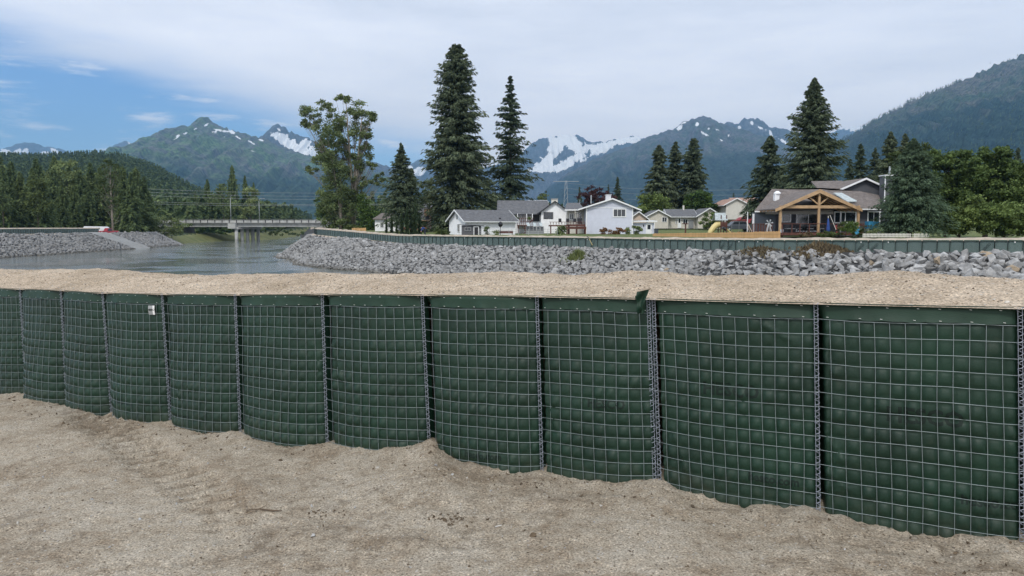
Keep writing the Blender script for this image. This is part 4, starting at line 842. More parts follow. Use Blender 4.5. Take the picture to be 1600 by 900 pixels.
big(1145, 302, 10, 300, 20, 'small far spruce left of the peach roofed house', 70, 14, low=.04, leaf=.9)
# --- broadleaf trees: clumps of leaves carried on limbs
def broadleaf(name, label, px, ybase, blobs, Yd, leafm, seed, leaf=.28, per=70, dens=1., depth=.8, bark='bark', r0=.25, stems=None, cat='tree', hollow=.35, group=None, vis_limbs=True):
    """blobs: (px, py, half width px, half height px)"""
    r = np.random.default_rng(seed); x0 = hx(px, Yd); z0 = gz(x0, Yd) if ybase is None else hz(ybase, Yd); o = thing(name, label, cat, (x0, Yd, z0), 0, group); m = Yd/F; C = []; D = []
    mb = MB()
    cen = [np.array([(bx_-px)*m, 0, hz(by_, Yd)-z0]) for bx_, by_, _, _ in blobs]
    top = max(c[2] for c in cen)
    for (bx_, by_, hw, hh), c in zip(blobs, cen):
        nc = max(3, int(dens*hw*hh/22)); p = norm(r.normal(size=(nc, 3)))*(hollow+(1-hollow)*r.random((nc, 1))**.6); p = p*[hw*m, hw*m*depth, hh*m]+c; p[:, 1] += r.normal(0, hw*m*.25, nc)
        C.append(p); D += [min(hw, hh)*m]*nc
        if vis_limbs:
            for q in p[::max(1, nc//5)]:
                sm = np.array((0, 0, top*.9)) if stems is None else np.array(stems[int(np.argmin([abs(s_[0]*q[2]/max(s_[2], .1)-q[0])+6*(s_[2] < q[2]*.7)+r.random()*2 for s_ in stems]))])
                fr_ = float(np.clip((q[2]-abs(q[0]-sm[0])*.9-.1*top)/max(sm[2], .1)*(.75+.2*r.random()), .12, .93)); st = sm*[fr_**1.5, fr_**1.5, fr_]
                mid_ = st*.45+q*.55+[0, 0, -.02*top]; mb.tube([st, mid_, q], [r0*.17, r0*.10, r0*.04], 4, False)
    C = np.concatenate(C); D = np.array(D); n = len(C); k = np.repeat(np.arange(n), per); sg = np.clip(D*.22, leaf*1.2, leaf*4.2)[k][:, None]
    Pp = C[k]+r.normal(0, 1, (n*per, 3))*sg*[1, 1, .62]
    nrm_ = norm(r.normal(0, .75, (n*per, 3))+[0, 0, .7]); A = norm(np.cross(nrm_, r.normal(size=(n*per, 3)))); B = norm(np.cross(nrm_, A))
    ls = leaf*(.5+.6*r.random(n*per)); tint = np.clip(r.random(n)[k]*.6+r.random(n*per)*.4, 0, 1)
    ok = Pp[:, 2] > .02
    link('crown', leaf_mesh('crown', Pp[ok], (A*ls[:, None])[ok], (B*(ls*.6)[:, None])[ok], tint[ok], LF[leafm]), o)
    mb2 = MB()
    for q in (stems or [(0, 0, top*.9)]):
        q = np.array(q); mb2.tube([(0, 0, -.3), q*[.15, .15, .33], q*[.55, .55, .66], q], [r0, r0*.8, r0*.5, r0*.15], 7)
    mb2.build('trunk', M[bark], o, True)
    if vis_limbs: mb.build('limbs', M[bark], o, True)
    return o
m_ = 170/F
def st(px, py, Yd=170, p0=553, yb=362): return ((px-p0)*Yd/F, random.uniform(-1.5, 1.5), (yb-py)*Yd/F)
broadleaf('cottonwood_tree', 'tall airy cottonwood with open branching crown at the left end of the far barrier', 553, 362,
  [(490, 172, 16, 12), (515, 165, 15, 10), (540, 155, 14, 9), (565, 172, 15, 14), (580, 182, 10, 16), (500, 196, 18, 12), (530, 190, 18, 14), (478, 190, 10, 10), (560, 205, 16, 15), (572, 235, 12, 16), (510, 225, 18, 14), (545, 235, 12, 14),
   (500, 250, 18, 11), (525, 255, 18, 14), (490, 265, 11, 9), (540, 270, 13, 13), (565, 262, 10, 11), (520, 285, 18, 15), (508, 305, 14, 12), (545, 300, 12, 14), (588, 282, 11, 9), (598, 275, 8, 7), (527, 318, 16, 16), (575, 212, 11, 13), (562, 248, 14, 12), (580, 256, 10, 10), (563, 285, 12, 12), (556, 308, 14, 13), (535, 225, 12, 12), (528, 205, 12, 10), (552, 180, 12, 10)],
  170, 'cotton', 5, leaf=.25, per=78, dens=1.9, r0=.42, bark='barkpale', stems=[st(545, 165), st(570, 185), st(556, 230), st(520, 250)], hollow=.2)
broadleaf('cottonwood_tree', 'leafy lower cottonwood with two pale stems filling in beneath the airy one', 533, 362,
  [(520, 215, 16, 16), (515, 245, 18, 16), (530, 270, 22, 18), (525, 300, 22, 20), (545, 320, 18, 16), (515, 325, 18, 16), (530, 345, 24, 12)], 166, 'cotton', 6, leaf=.24, per=90, dens=1.6, r0=.3, bark='barkpale', stems=[st(520, 240, 166, 533), st(535, 280, 166, 533)], hollow=.3)
broadleaf('alder_bush', 'bright green round bush right of the cottonwood trunks', 580, 366, [(580, 330, 18, 18), (592, 345, 16, 14), (572, 350, 18, 14), (566, 318, 12, 12)], 160, 'green', 7, leaf=.24, per=60, dens=1.4, cat='bush', r0=.1)
broadleaf('alder_bush', 'mid green thicket left of the cottonwood trunks at the river corner', 515, 366, [(505, 335, 10, 18), (512, 350, 14, 12), (530, 352, 14, 10), (500, 318, 7, 10)], 168, 'green', 8, leaf=.24, per=60, dens=1.4, cat='bush', r0=.1)
broadleaf('garden_shrub', 'low yellow green shrub at the foot of the cottonwoods', 548, 367, [(545, 358, 14, 7), (560, 356, 10, 8)], 152, 'birch', 9, leaf=.2, per=60, dens=2, cat='shrub', r0=.06, vis_limbs=False)
broadleaf('alder_tree', 'pale green alder showing between the small spruce and the tallest spruce', 668, 350, [(668, 300, 12, 22), (662, 325, 12, 18), (676, 320, 12, 18)], 205, 'birch', 10, leaf=.35, per=60, dens=1.5, r0=.15)
broadleaf('plum_tree', 'dark purple leaved tree behind the ranch house roof', 930, None, [(932, 300, 15, 9), (915, 308, 14, 10), (948, 310, 12, 9), (930, 316, 22, 10), (925, 294, 8, 6)], 205, 'plum', 11, leaf=.30, per=60, dens=2.2, r0=.15)
broadleaf('alder_tree', 'small light green tree right of the thin ragged spruce', 847, None, [(847, 308, 8, 9), (850, 320, 9, 9)], 215, 'birch', 12, leaf=.35, per=50, dens=1.8, r0=.12)
broadleaf('maple_tree', 'dark green rounded tree below the left spruce of the trio', 1015, None, [(1012, 318, 20, 15), (1030, 322, 16, 14), (1000, 330, 14, 12), (1022, 308, 12, 8)], 180, 'maple', 13, leaf=.33, per=70, dens=1.7, r0=.15)
broadleaf('alder_tree', 'bright green rounded tree below the right spruce of the trio', 1092, None, [(1090, 312, 18, 13), (1105, 320, 15, 12), (1078, 325, 16, 13), (1100, 328, 18, 12)], 182, 'green', 14, leaf=.33, per=70, dens=1.7, r0=.15)
broadleaf('round_bush', 'big dark dome shaped bush against the gable of the beige bungalow', 1110, 357.5, [(1110, 345, 15, 12), (1112, 337, 11, 8), (1101, 350, 10, 7), (1119, 350, 9, 7)], 150, 'maple', 15, leaf=.2, per=80, dens=2.2, cat='bush', r0=.1, vis_limbs=False)
broadleaf('alder_tree', 'loose green tree at the corner of the peach roofed house', 1178, 352, [(1178, 326, 10, 9), (1184, 338, 12, 10), (1172, 334, 8, 8)], 160, 'cotton', 16, leaf=.28, per=60, dens=1.6, r0=.12)
# right hand maples
broadleaf('maple_tree', 'yellow green tree top showing just left of the dense spruce tip', 1398, None, [(1396, 245, 12, 10), (1402, 258, 14, 12), (1440, 235, 10, 9), (1446, 250, 14, 10)], 112, 'birch', 61, leaf=.2, per=90, dens=1.8, r0=.15)
broadleaf('alder_tree', 'olive tree between the white ranch house roof and the tallest spruce', 775, None, [(770, 318, 14, 12), (782, 322, 12, 10)], 175, 'green', 62, leaf=.3, per=60, dens=1.8, r0=.12)
broadleaf('alder_tree', 'light green tree in the middle of the left forest front', 60, None, [(60, 290, 14, 16), (52, 310, 16, 16), (66, 325, 16, 14)], 219, 'birch', 63, leaf=.34, per=60, dens=1.5, r0=.16)
broadleaf('alder_tree', 'pale green tree at the far left of the forest edge', 6, None, [(4, 300, 14, 14), (10, 320, 14, 14)], 217, 'cotton', 64, leaf=.34, per=60, dens=1.5, r0=.16)
broadleaf('maple_tree', 'wide yellow green maple just right of the dense spruce', 1478, None, [(1460, 250, 26, 14), (1490, 248, 24, 13), (1475, 268, 34, 15), (1500, 275, 22, 15), (1450, 285, 24, 15), (1480, 300, 32, 18), (1470, 325, 34, 16)], 92, 'maple', 17, leaf=.20, per=130, dens=1.5, r0=.3)
broadleaf('maple_tree', 'tallest broad maple with a domed top near the right edge', 1540, None, [(1545, 242, 26, 13), (1525, 260, 26, 15), (1560, 262, 30, 15), (1540, 280, 38, 18), (1580, 275, 20, 15), (1530, 305, 30, 18), (1565, 305, 30, 18)], 88, 'maple', 18, leaf=.20, per=130, dens=1.5, r0=.3)
broadleaf('maple_tree', 'maple cut off by the right edge of the picture'.replace(' of the picture', ' beyond the domed one'), 1608, None, [(1600, 265, 20, 14), (1615, 285, 30, 22), (1590, 300, 22, 20), (1610, 330, 30, 24)], 84, 'maple', 19, leaf=.20, per=120, dens=1.4, r0=.3)
broadleaf('lilac_bush', 'dark green thicket at the foot of the wide maple', 1500, None, [(1495, 345, 28, 20), (1520, 325, 24, 18), (1470, 350, 22, 16)], 76, 'maple', 20, leaf=.17, per=130, dens=1.7, cat='bush', r0=.1)
broadleaf('lilac_bush', 'dark green thicket in the lower right corner beneath the domed maple', 1570, None, [(1550, 335, 26, 20), (1585, 340, 26, 22), (1560, 355, 34, 12), (1610, 345, 30, 24)], 74, 'maple', 21, leaf=.17, per=130, dens=1.5, cat='bush', r0=.1)
# ------------------------------------------------------------------ left bank trees
fm_ = [conifer(200+i, 1, .20+.02*(i % 3), 170, 24, 'forest', low=.04+.04*(i % 3), pw=.7, leaf=.045, droop=.2) for i in range(6)]
tm_ = [MB().tube([(0, 0, -.02), (0, 0, .5), (0, 0, .97)], [.014, .009, .001], 6).mesh('trunk', M['bark'], True) for _ in range(1)][0]
lt_ = [(-60, 262, 225), (-30, 255, 230), (8, 262, 222), (22, 252, 240), (35, 268, 226), (55, 262, 234), (70, 270, 222), (88, 262, 245), (100, 285, 232), (62, 248, 262), (112, 258, 262), (128, 266, 256), (145, 254, 268), (160, 262, 262),
       (196, 262, 262), (208, 268, 250), (216, 262, 258), (228, 276, 262), (235, 300, 272), (3, 240, 275), (90, 244, 285), (185, 256, 282), (118, 290, 240), (30, 290, 236), (80, 300, 238), (140, 290, 246)]
rr = random.Random(5)
ORD = 'leftmost,second,third,fourth,fifth,sixth,seventh,eighth,ninth,tenth,eleventh,twelfth,thirteenth,fourteenth,fifteenth,sixteenth,seventeenth,eighteenth'.split(',')
cnt = {}
for k, (px, yt, Yd) in enumerate(sorted(lt_)):
    rw = 'front row' if Yd < 240 else 'middle row' if Yd < 261 else 'rear row'; cnt[rw] = cnt.get(rw, 0)+1
    x = hx(px, Yd); z0 = gz(x, Yd); H = hz(yt, Yd)-z0; q = fm_[k % 6]
    tree('spruce_tree', (ORD[cnt[rw]-1]+' dark spruce'+(' from the left' if cnt[rw] > 1 else '')+' in the '+rw+' behind the left bank'), (x, Yd, z0), q, tm_, rr.uniform(0, 6), (H*rr.uniform(1., 1.25), H*rr.uniform(1., 1.25), H), group='spruces in a row behind the left bank')
broadleaf('cottonwood_tree', 'light green cottonwood with a pale slim trunk in the left forest edge', 176, None, [(172, 258, 14, 10), (182, 268, 16, 12), (165, 275, 14, 12), (178, 288, 18, 14), (160, 298, 12, 10), (188, 305, 14, 12), (170, 318, 16, 10), (190, 330, 10, 7)], 228, 'birch', 30, leaf=.36, per=34, dens=1.5, r0=.32, bark='barkpale')
broadleaf('alder_tree', 'olive green alder left of the cottonwood in the left forest', 108, None, [(110, 262, 22, 14), (95, 278, 20, 16), (120, 285, 22, 18), (105, 305, 24, 20)], 258, 'cotton', 31, leaf=.4, per=60, dens=1.3, r0=.2)
broadleaf('alder_bush', 'dark green bush on the bank at the left end of the bridge', 268, 372, [(265, 350, 16, 14), (280, 358, 16, 12), (250, 360, 14, 10), (268, 340, 10, 8)], 262, 'cotton', 32, leaf=.36, per=60, dens=1.6, cat='bush', r0=.12)
broadleaf('alder_bush', 'low green scrub under the bridge left of its columns', 330, 370, [(318, 362, 16, 7), (340, 360, 18, 7), (300, 362, 12, 6), (355, 362, 10, 6)], 330, 'green', 34, leaf=.4, per=60, dens=2, cat='bush', r0=.1, vis_limbs=False)
broadleaf('alder_bush', 'pale green scrub on the far bank right of the bridge columns', 425, 372, [(420, 363, 14, 5), (440, 364, 16, 5), (462, 363, 14, 5), (430, 358, 14, 4)], 385, 'birch', 35, leaf=.4, per=60, dens=2.4, cat='bush', r0=.1, vis_limbs=False)
for px, yt, hw, Yd, lb in [(365, 258, 17, 370, 'tallest spruce behind the bridge above the street lamp'), (326, 280, 15, 365, 'spruce left of the lamp behind the bridge'), (385, 274, 14, 380, 'spruce right of the tallest one behind the bridge'), (398, 285, 12, 390, 'spruce at the right end of the clump behind the bridge'),
                          (346, 288, 12, 400, 'spruce half hidden between the green trees behind the bridge'), (307, 300, 12, 380, 'short spruce at the left of the clump behind the bridge')]:
    x = hx(px, Yd); z0 = gz(x, Yd); H = hz(yt, Yd)-z0; R = hw/F*Yd/.22
    tree('spruce_tree', lb, (x, Yd, z0), fm_[px % 6], tm_, rr.uniform(0, 6), (R, R, H))
for px, blobs, lb in [(350, [(350, 292, 12, 9), (345, 308, 15, 14), (358, 325, 15, 14)], 'olive green tree in front of the tallest spruce behind the bridge'), (392, [(392, 300, 12, 12), (395, 320, 13, 14), (380, 330, 12, 12)], 'grey green tree right of the lamp behind the bridge'),
                      (300, [(300, 325, 12, 10), (285, 335, 14, 10), (312, 335, 12, 9)], 'small olive tree left of the clump behind the bridge')]:
    broadleaf('alder_tree', lb, px, None, blobs, 350+px % 7*3, 'cotton', px, leaf=.5, per=50, dens=1.5, r0=.2)
# distant wood: thousands of trees nobody would count
lowp = []
for s in range(5):
    C, A, B, tt = conifer_arr(900+s, 1, .17, 16, 3, low=.08, pw=.8, leaf=.20, droop=.2); lowp.append((C, A*1.0, B*1.9, tt))
def wood(name, X_, Y_, Z_, Hh_, mt_, seed):
    r = np.random.default_rng(seed); n = len(X_); pk = r.integers(0, 5, n); Cs, As, Bs, Ts = [], [], [], []
    tone = vn(X_*.01, Y_*.01, 3)*.5+r.random(n)*.5
    for k in range(5):
        i_ = np.where(pk == k)[0]; C, A, B, tt = lowp[k]; a = r.uniform(0, 6.28, len(i_)); ca, sa = np.cos(a), np.sin(a); h = Hh_[i_]
        R = np.stack([ca, -sa, 0*ca, sa, ca, 0*ca, 0*ca, 0*ca, 1+0*ca], -1).reshape(-1, 3, 3)*h[:, None, None]
        for src, dst in ((C, Cs), (A, As), (B, Bs)): dst.append((np.einsum('nij,vj->nvi', R, src)+(np.stack([X_, Y_, Z_], 1)[i_][:, None] if src is C else 0)).reshape(-1, 3))
        Ts.append((tt[None]*.45+tone[i_][:, None]*.55).ravel())
    return link(name, leaf_mesh(name, np.concatenate(Cs), np.concatenate(As), np.concatenate(Bs), np.concatenate(Ts), LF[mt_], False), kind='stuff')
r = np.random.default_rng(77); n = 7500
Yw = 330+1300*r.random(n)**.85; pw_ = -150+690*r.random(n); Xw = (pw_-800)/F*Yw*CT
zz, zn_ = terrain(Xw, Yw); dl, _ = linedist(Xw, Yw, left_line); dr, _ = linedist(Xw, Yw, right_line); ok = (zz > -3) & (dl > 10) & (dr > 14)
wood('hillside_forest', Xw[ok], Yw[ok], zz[ok]-.5, r.uniform(12, 19, ok.sum()), 'forest', 1)
n = 1500; Yw = 255+120*r.random(n); pw_ = -200+450*r.random(n); Xw = (pw_-800)/F*Yw*CT; zz, _ = terrain(Xw, Yw); dl, _ = linedist(Xw, Yw, left_line); ok = (dl > 22) & (pw_ < 262) & (zz > -3)
wood('forest_behind_left_bank', Xw[ok][:420], Yw[ok][:420], zz[ok][:420]-.3, r.uniform(9, 17, 420)[:ok.sum()], 'forest', 2)
n = 700; Yw = r.uniform(400, 640, n); pw_ = r.uniform(395, 620, n); Xw = (pw_-800)/F*Yw*CT; zz, _ = terrain(Xw, Yw); dl, _ = linedist(Xw, Yw, left_line); dr, _ = linedist(Xw, Yw, right_line); ok = (zz > -3) & (dl > 5) & (dr > 5)
wood('riverside_forest', Xw[ok], Yw[ok], zz[ok]-.3, r.uniform(12, 21, ok.sum()), 'forest', 3)
n = 1100; Yw = r.uniform(380, 900, n); pw_ = r.uniform(620, 1750, n); Xw = (pw_-800)/F*Yw*CT; zz, _ = terrain(Xw, Yw)
wood('valley_forest', Xw, Yw, zz-.3, r.uniform(9, 15, n), 'forest', 4)
# trees along the near edge of the right hand mountain, and dotted over its face
md = [o for o in bpy.data.objects if o.name.startswith('mountain') and o.data.materials and o.data.materials[0].name == 'dark_forest_slopes'][0]
vc = np.zeros(len(md.data.vertices)*3, np.float32); md.data.vertices.foreach_get('co', vc); vc = vc.reshape(120, 420, 3)
iv = r.integers(30, 89, 9000); iu = r.integers(0, 330, 9000); q = vc[iv, iu]+r.normal(0, 9, (9000, 3))*[1, 1, 0]
wood('mountainside_forest', q[:, 0], q[:, 1], q[:, 2]-3, r.uniform(7, 13, 9000), 'forest', 5)
iu = r.integers(20, 105, 500); q = vc[88, iu]+r.normal(0, 8, (500, 3))*[1, .5, 0]
wood('ridge_trees', q[:, 0], q[:, 1], q[:, 2]-2, r.uniform(9, 17, 500), 'forest', 6)
# dry plants and reeds on the riprap
def tuft(name, label, px, py, hw, hh, Yd, leafm, seed, n=700, cat='plant', bl=.25, z=None):
    r = np.random.default_rng(seed); x0 = hx(px, Yd); z0 = hz(py, Yd); m = Yd/F; rx_ = r.normal(0, .45, n)*hw*m; ry_ = r.normal(0, .5, n)*hw*m*.5
    hgt_ = hh*m*(1-np.clip(np.abs(rx_)/(hw*m), 0, 1)*.6)*(.4+.8*r.random(n)); A = norm(np.stack([r.normal(0, .35, n), r.normal(0, .35, n), 1+0*rx_], 1))*hgt_[:, None]*.5
    C = np.stack([rx_, ry_, hgt_*.45+ry_*.3], 1)+A*0; B = norm(r.normal(size=(n, 3)))*np.array([1, 1, .2])*bl*.12
    if leafm in ('brush', 'maple', 'birch'): B *= 2
    o = link(name, leaf_mesh(name, C, A, B, r.random(n), LF[leafm]), None, (x0, Yd, z0), label=label, category=cat); return o
tuft('reed_clump', 'clump of green reeds growing on the grey riprap below the blue grey house', 905, 411, 20, 22, 80, 'reed', 1, 2600, bl=.5)
tuft('dry_bush', 'brown dry shrubs at the barrier foot below the porch house', 1292, 398, 42, 17, 63.5, 'brush', 2, 2600, bl=.55)
tuft('dry_bush', 'small dry brown weeds at the barrier foot left of the larger brown shrubs', 1195, 396, 34, 9, 66, 'brush', 3, 900, bl=.5)
x = hx(1440, 58); tz = hz(401, 58); V, Fc = HULLS[6]; link('boulder', mesh_np('boulder', V*[.42, .4, .75], Fc, [M['rocktan']]), None, (x, 55.5, tz-.2), label='tan upright boulder standing among the grey rocks below the right hand barrier', category='rock')
V, Fc = HULLS[2]; link('boulder', mesh_np('boulder', V*[.8, .5, .5], Fc, [M['clod']]), None, P(429, 416, 125), label='dark stone just breaking the water near the tip of the riprap', category='rock')
# ------------------------------------------------------------------ bridge
br = thing('road_bridge', 'long concrete road bridge on round columns crossing the river', 'bridge', tuple(P(368, 376, 313))); bo = np.array(br.location)
def q(px, py, Yd): return P(px, py, Yd)-bo
xa, xb = hx(225, 313)-bo[0], hx(512, 313)-bo[0]; skew = .45
def dk(x, y, z): return (x+skew*y, y, z)
def dbox(name, m, x0, x1, y0, y1, z0, z1, par=br, **k):
    mb = MB(); mb.add([dk(x0, y0, z0), dk(x1, y0, z0), dk(x1, y1, z0), dk(x0, y1, z0), dk(x0, y0, z1), dk(x1, y0, z1), dk(x1, y1, z1), dk(x0, y1, z1)], [(0, 3, 2, 1), (4, 5, 6, 7), (0, 1, 5, 4), (1, 2, 6, 5), (2, 3, 7, 6), (3, 0, 4, 7)]); return mb.build(name, m, par, **k)
zd = hz(348, 313)-bo[2]; zb = hz(354.5, 313)-bo[2]; zt = hz(343, 313)-bo[2]
dbox('deck', M['concretedark'], xa, xb, -.6, 13, zd-.25, zd)
for yy_ in (.4, 3.6, 7, 10.4): dbox('girder', M['concrete'], xa, xb, yy_, yy_+.6, zb, zd-.25)
k = 0; x = xa
while x < xb-1:
    dbox('barrier_slab', M['concrete'], x+.25, min(x+3.0, xb), -.55, -.3, zd, zt-.35); dbox('rail_post', M['dark'], x-.06, x+.22, -.6, -.3, zd, zt); x += 3.05
dbox('handrail', M['concretedark'], xa, xb, -.62, -.42, zt-.02, zt+.13)
dbox('far_parapet', M['concretedark'], xa, xb, 12.5, 12.9, zd, zt-.3)
dbox('pier_cap', M['concrete'], -1.6, 1.5, -.2, 12.6, zb-1.0, zb-.002)
dbox('cap_face', M['concrete'], -2.2, .9, -1.1, -.2, zb-.7, zd-.3)
for kk in range(5):
    y = .6+kk*2.9; MB().tube([(skew*y, y, -3.5), (skew*y, y, zb-1.0)], .72, 16).build('column', M['concrete'], br, True)
dbox('abutment', M['concretedark'], hx(498, 313)-bo[0], hx(509, 313)-bo[0], -.8, 13, -1, zb+.6)
dbox('abutment', M['concretedark'], hx(236, 313)-bo[0], hx(262, 313)-bo[0], -.5, 13, -1, zb-.003)
for px, yt, side, lb in [(361, 305, -1, 'street lamp with curved arm standing over the bridge column'), (405.5, 310, 1, 'straight lamp pole on the bridge right of the curved one')]:
    b0 = P(px, 347, 318); H = hz(yt, 318)-b0[2]; lp = thing('street_lamp', lb, 'street lamp', b0)
    MB().tube([(0, 0, -.8), (0, 0, H*.9)], [.12, .08], 8).build('pole', M['steel'], lp, True)
    MB().tube([(0, 0, H*.9), (.15, 0, H*.96), (.7, 0, H), (2.0, 0, H)], [.08, .07, .06, .05], 6).build('arm', M['steel'], lp, True)
    MB().box(1.7, 2.5, -.15, .15, H-.08, H+.08).build('lamp_head', M['steel'], lp)
# overhead cables
for k, (ya, yb2, sg_) in enumerate([(291, 300, 4), (296, 305, 4), (301, 309, 4.5), (312, 318, 3), (316, 319, 3)]):
    a, b = P(150, ya, 300), P(640, yb2, 335); pts = [a+(b-a)*t_+np.array([0, 0, -sg_*.35*4*t_*(1-t_)]) for t_ in np.linspace(0, 1, 24)]
    MB().tube([p-a for p in pts], .035, 4, False).build('overhead_cable', M['steel'], None, False, a, label=['highest', 'second highest', 'third', 'fourth', 'lowest'][k]+' overhead cable sagging across the river above the bridge', category='cable')
ty = thing('power_pylon', 'faint steel pylon far off between the thin spruce and the blue grey house', 'pylon', P(884, 350, 520)); h = hz(282, 520)-ty.location[2]
mb = MB(); [mb.bar((s*2.2, 0, 0), (s*.5, 0, h), .22) for s in (-1, 1)]; [mb.bar((-2.2+1.7*i/8, 0, h*i/8), (2.2-1.7*(i+1)/8, 0, h*(i+1)/8), .14) for i in range(8)]; mb.build('mast', M['steel'], ty)
mb = MB(); mb.bar((-9, 0, h*.98), (9, 0, h*.98), .3); mb.build('crossarm', M['steel'], ty)
for k, y_ in enumerate((292, 300, 309)):
    a, b = P(884, y_-6, 520), P(1240, y_+1, 420); MB().tube([(b-a)*t_+np.array([0, 0, -3*4*t_*(1-t_)]) for t_ in np.linspace(0, 1, 16)], .05, 4, False).build('overhead_cable', M['steel'], None, False, a, label=['upper', 'middle', 'lower'][k]+' cable running right from the far steel pylon past the spruce trio', category='cable')

# ------------------------------------------------------------------ house builder (local x right, y away, z up)
class House:
    def __init__(s, name, label, px, py, Yd, deg=0, cat='house'):
        s.o = thing(name, label, cat, P(px, py, Yd), math.radians(deg)); s.px, s.Y = px, Yd; s.z0 = s.o.location[2]; s.m = Yd/F*CT
    def X(s, px, y=0): return (px-s.px)*s.m*(1+y/s.Y)+hx(s.px, s.Y)*(y/s.Y)
    def Zp(s, py, y=0): return hz(py, s.Y+y)-s.z0
    def b(s, name, m, x0, x1, y0, y1, z0, z1, par=None, **k): return box(name, M[m], par or s.o, x0, x1, y0, y1, z0, z1, **k)
    def prism(s, name, m, pts, y0, y1, par=None):        # profile in xz extruded along y
        return MB().slab([(x, y0, z) for x, z in pts], (0, y1-y0, 0)).build(name, M[m], par or s.o)
    def prismx(s, name, m, pts, x0, x1, par=None):
        return MB().slab([(x0, y, z) for y, z in pts], (x1-x0, 0, 0)).build(name, M[m], par or s.o)
    def slab(s, name, m, pts, th=.14, par=None): return MB().slab(pts, (0, 0, th)).build(name, M[m], par or s.o)
    def window(s, x0, x1, z0, z1, y=0, n=1, fr='trim', w_=.09, axis='y', name='window'):
        """frame with glass; axis 'y' looks to the front, 'x' is set in a side wall at x=y"""
        mb = MB(); g = MB()
        def B(t, a, c, d_, e, f0, f1): (t.box(a, c, y-f0, y+f1, d_, e) if axis == 'y' else t.box(y-f0, y+f1, a, c, d_, e))
        B(mb, x0, x1, z0, z0+w_, .07, .02); B(mb, x0, x1, z1-w_, z1, .07, .02); B(mb, x0, x0+w_, z0+w_, z1-w_, .07, .02); B(mb, x1-w_, x1, z0+w_, z1-w_, .07, .02)
        f = mb.build(name, M[fr], s.o)
        for k in range(n):
            a = x0+w_+(x1-x0-2*w_)*k/n; c = x0+w_+(x1-x0-2*w_)*(k+1)/n; gm = MB(); B(gm, a+.02, c-.02, z0+w_, z1-w_, .02, .01); gm.build('pane', M['glass'], f)
            if k: mm = MB(); B(mm, a-.03, a+.03, z0+w_, z1-w_, .05, .02); mm.build('mullion', M[fr], f)
        return f
    def door(s, x0, x1, z0, z1, y=0, m='trim', glass=True):
        d = s.b('door', m, x0, x1, y-.07, y+.02, z0, z1)
        if glass: s.b('pane', 'glass', x0+(x1-x0)*.25, x1-(x1-x0)*.25, y-.085, y-.06, z0+(z1-z0)*.5, z1-.2, d)
        s.b('handle', 'dark', x1-.14, x1-.08, y-.13, y-.07, z0+(z1-z0)*.42, z0+(z1-z0)*.47, d); return d
def gable_y(h, x0, x1, y0, y1, ze, zr, wall, roof, z0=0, oh=.45, ohf=.45, th=.16, xr=None, trim='trim'):
    """house body whose gable looks to the front"""
    xr = (x0+x1)/2 if xr is None else xr
    h.prism('wall', wall, [(x0, z0), (x1, z0), (x1, ze), (xr, zr), (x0, ze)], y0, y1)
    for sgn, xe in ((-1, x0), (1, x1)):
        sl = (zr-ze)/(xr-xe); xo = xe+sgn*oh; zo = ze-sl*(xe-xo); 
        h.slab('roof', roof, [(xr, y0-ohf, zr+.02), (xo, y0-ohf, zo+.02), (xo, y1+ohf, zo+.02), (xr, y1+ohf, zr+.02)], th)
        MB().slab([(xr, y0-ohf-.04, zr-.03), (xo, y0-ohf-.04, zo-.03), (xo, y0-ohf-.04, zo+th+.05), (xr, y0-ohf-.04, zr+th+.05)], (0, .038, 0)).build('fascia', M[trim], h.o)
        h.b('gutter', trim, min(xo, xo+sgn*.1), max(xo, xo+sgn*.1), y0-ohf, y1+ohf, zo-.05, zo+.12)
def gable_x(h, x0, x1, y0, y1, ze, zr, wall, roof, z0=0, oh=.45, ohs=.4, th=.16, trim='trim'):
    yr = (y0+y1)/2
    h.prismx('wall', wall, [(y0, z0), (y1, z0), (y1, ze), (yr, zr), (y0, ze)], x0, x1)
    sl = (zr-ze)/(yr-y0)
    for ya, sgn in ((y0, -1), (y1, 1)):
        yo = ya+sgn*oh; zo = ze-sl*oh
        h.slab('roof', roof, [(x0-ohs, yr, zr+.02), (x0-ohs, yo, zo+.02), (x1+ohs, yo, zo+.02), (x1+ohs, yr, zr+.02)], th)
        for xe in (x0-ohs-.04, x1+ohs+.002):
            MB().slab([(xe, yr, zr-.03), (xe, yo, zo-.03), (xe, yo, zo+th+.05), (xe, yr, zr+th+.05)], (.038, 0, 0)).build('fascia', M[trim], h.o)
    h.b('gutter', trim, x0-ohs, x1+ohs, y0-oh-.1, y0-oh-.002, ze-sl*oh-.02, ze-sl*oh+.12)
# white garage
g = House('white_garage', 'low white garage with grey gable roof set at an angle before the tallest spruce', 727, 367.5, 122, 27, 'garage')
gable_x(g, 0, 9.3, 0, 7, 2.4, 4.1, 'white', 'shingle', oh=.5, ohs=.5)
g.window(2.2, 3.3, .5, 1.9, .0, 2, axis='x', name='window'); g.b('vent', 'grey', -.06, -.002, 3.2, 3.7, 2.7, 3.5); g.b('roof_vent', 'dark', 6.4, 6.7, .2, .5, 2.6, 2.9)
for x_ in (2.0, 4.4, 6.8): g.b('batten', 'trim', x_, x_+.06, -.035, -.002, .1, 2.3)
sh = House('garden_shed', 'small dark grey shed with slanting roof and white framed door beside the white garage', 737, 368, 117, 0, 'shed')
sh.b('wall', 'charcoal', -1.6, 1.45, 0, 1.8, 0, 1.62); sh.slab('roof', 'charcoal', [(-1.9, -.25, 1.72), (1.9, -.25, 1.5), (1.9, 2, 1.5), (-1.9, 2, 1.72)], .1)
sh.b('door_frame', 'trim', .3, 1.15, -.06, -.002, 0, 1.45); sh.b('door', 'dark', .42, 1.03, -.09, -.062, .02, 1.33); sh.window(-1.1, -.1, .7, 1.35, 0, 2, fr='grey')
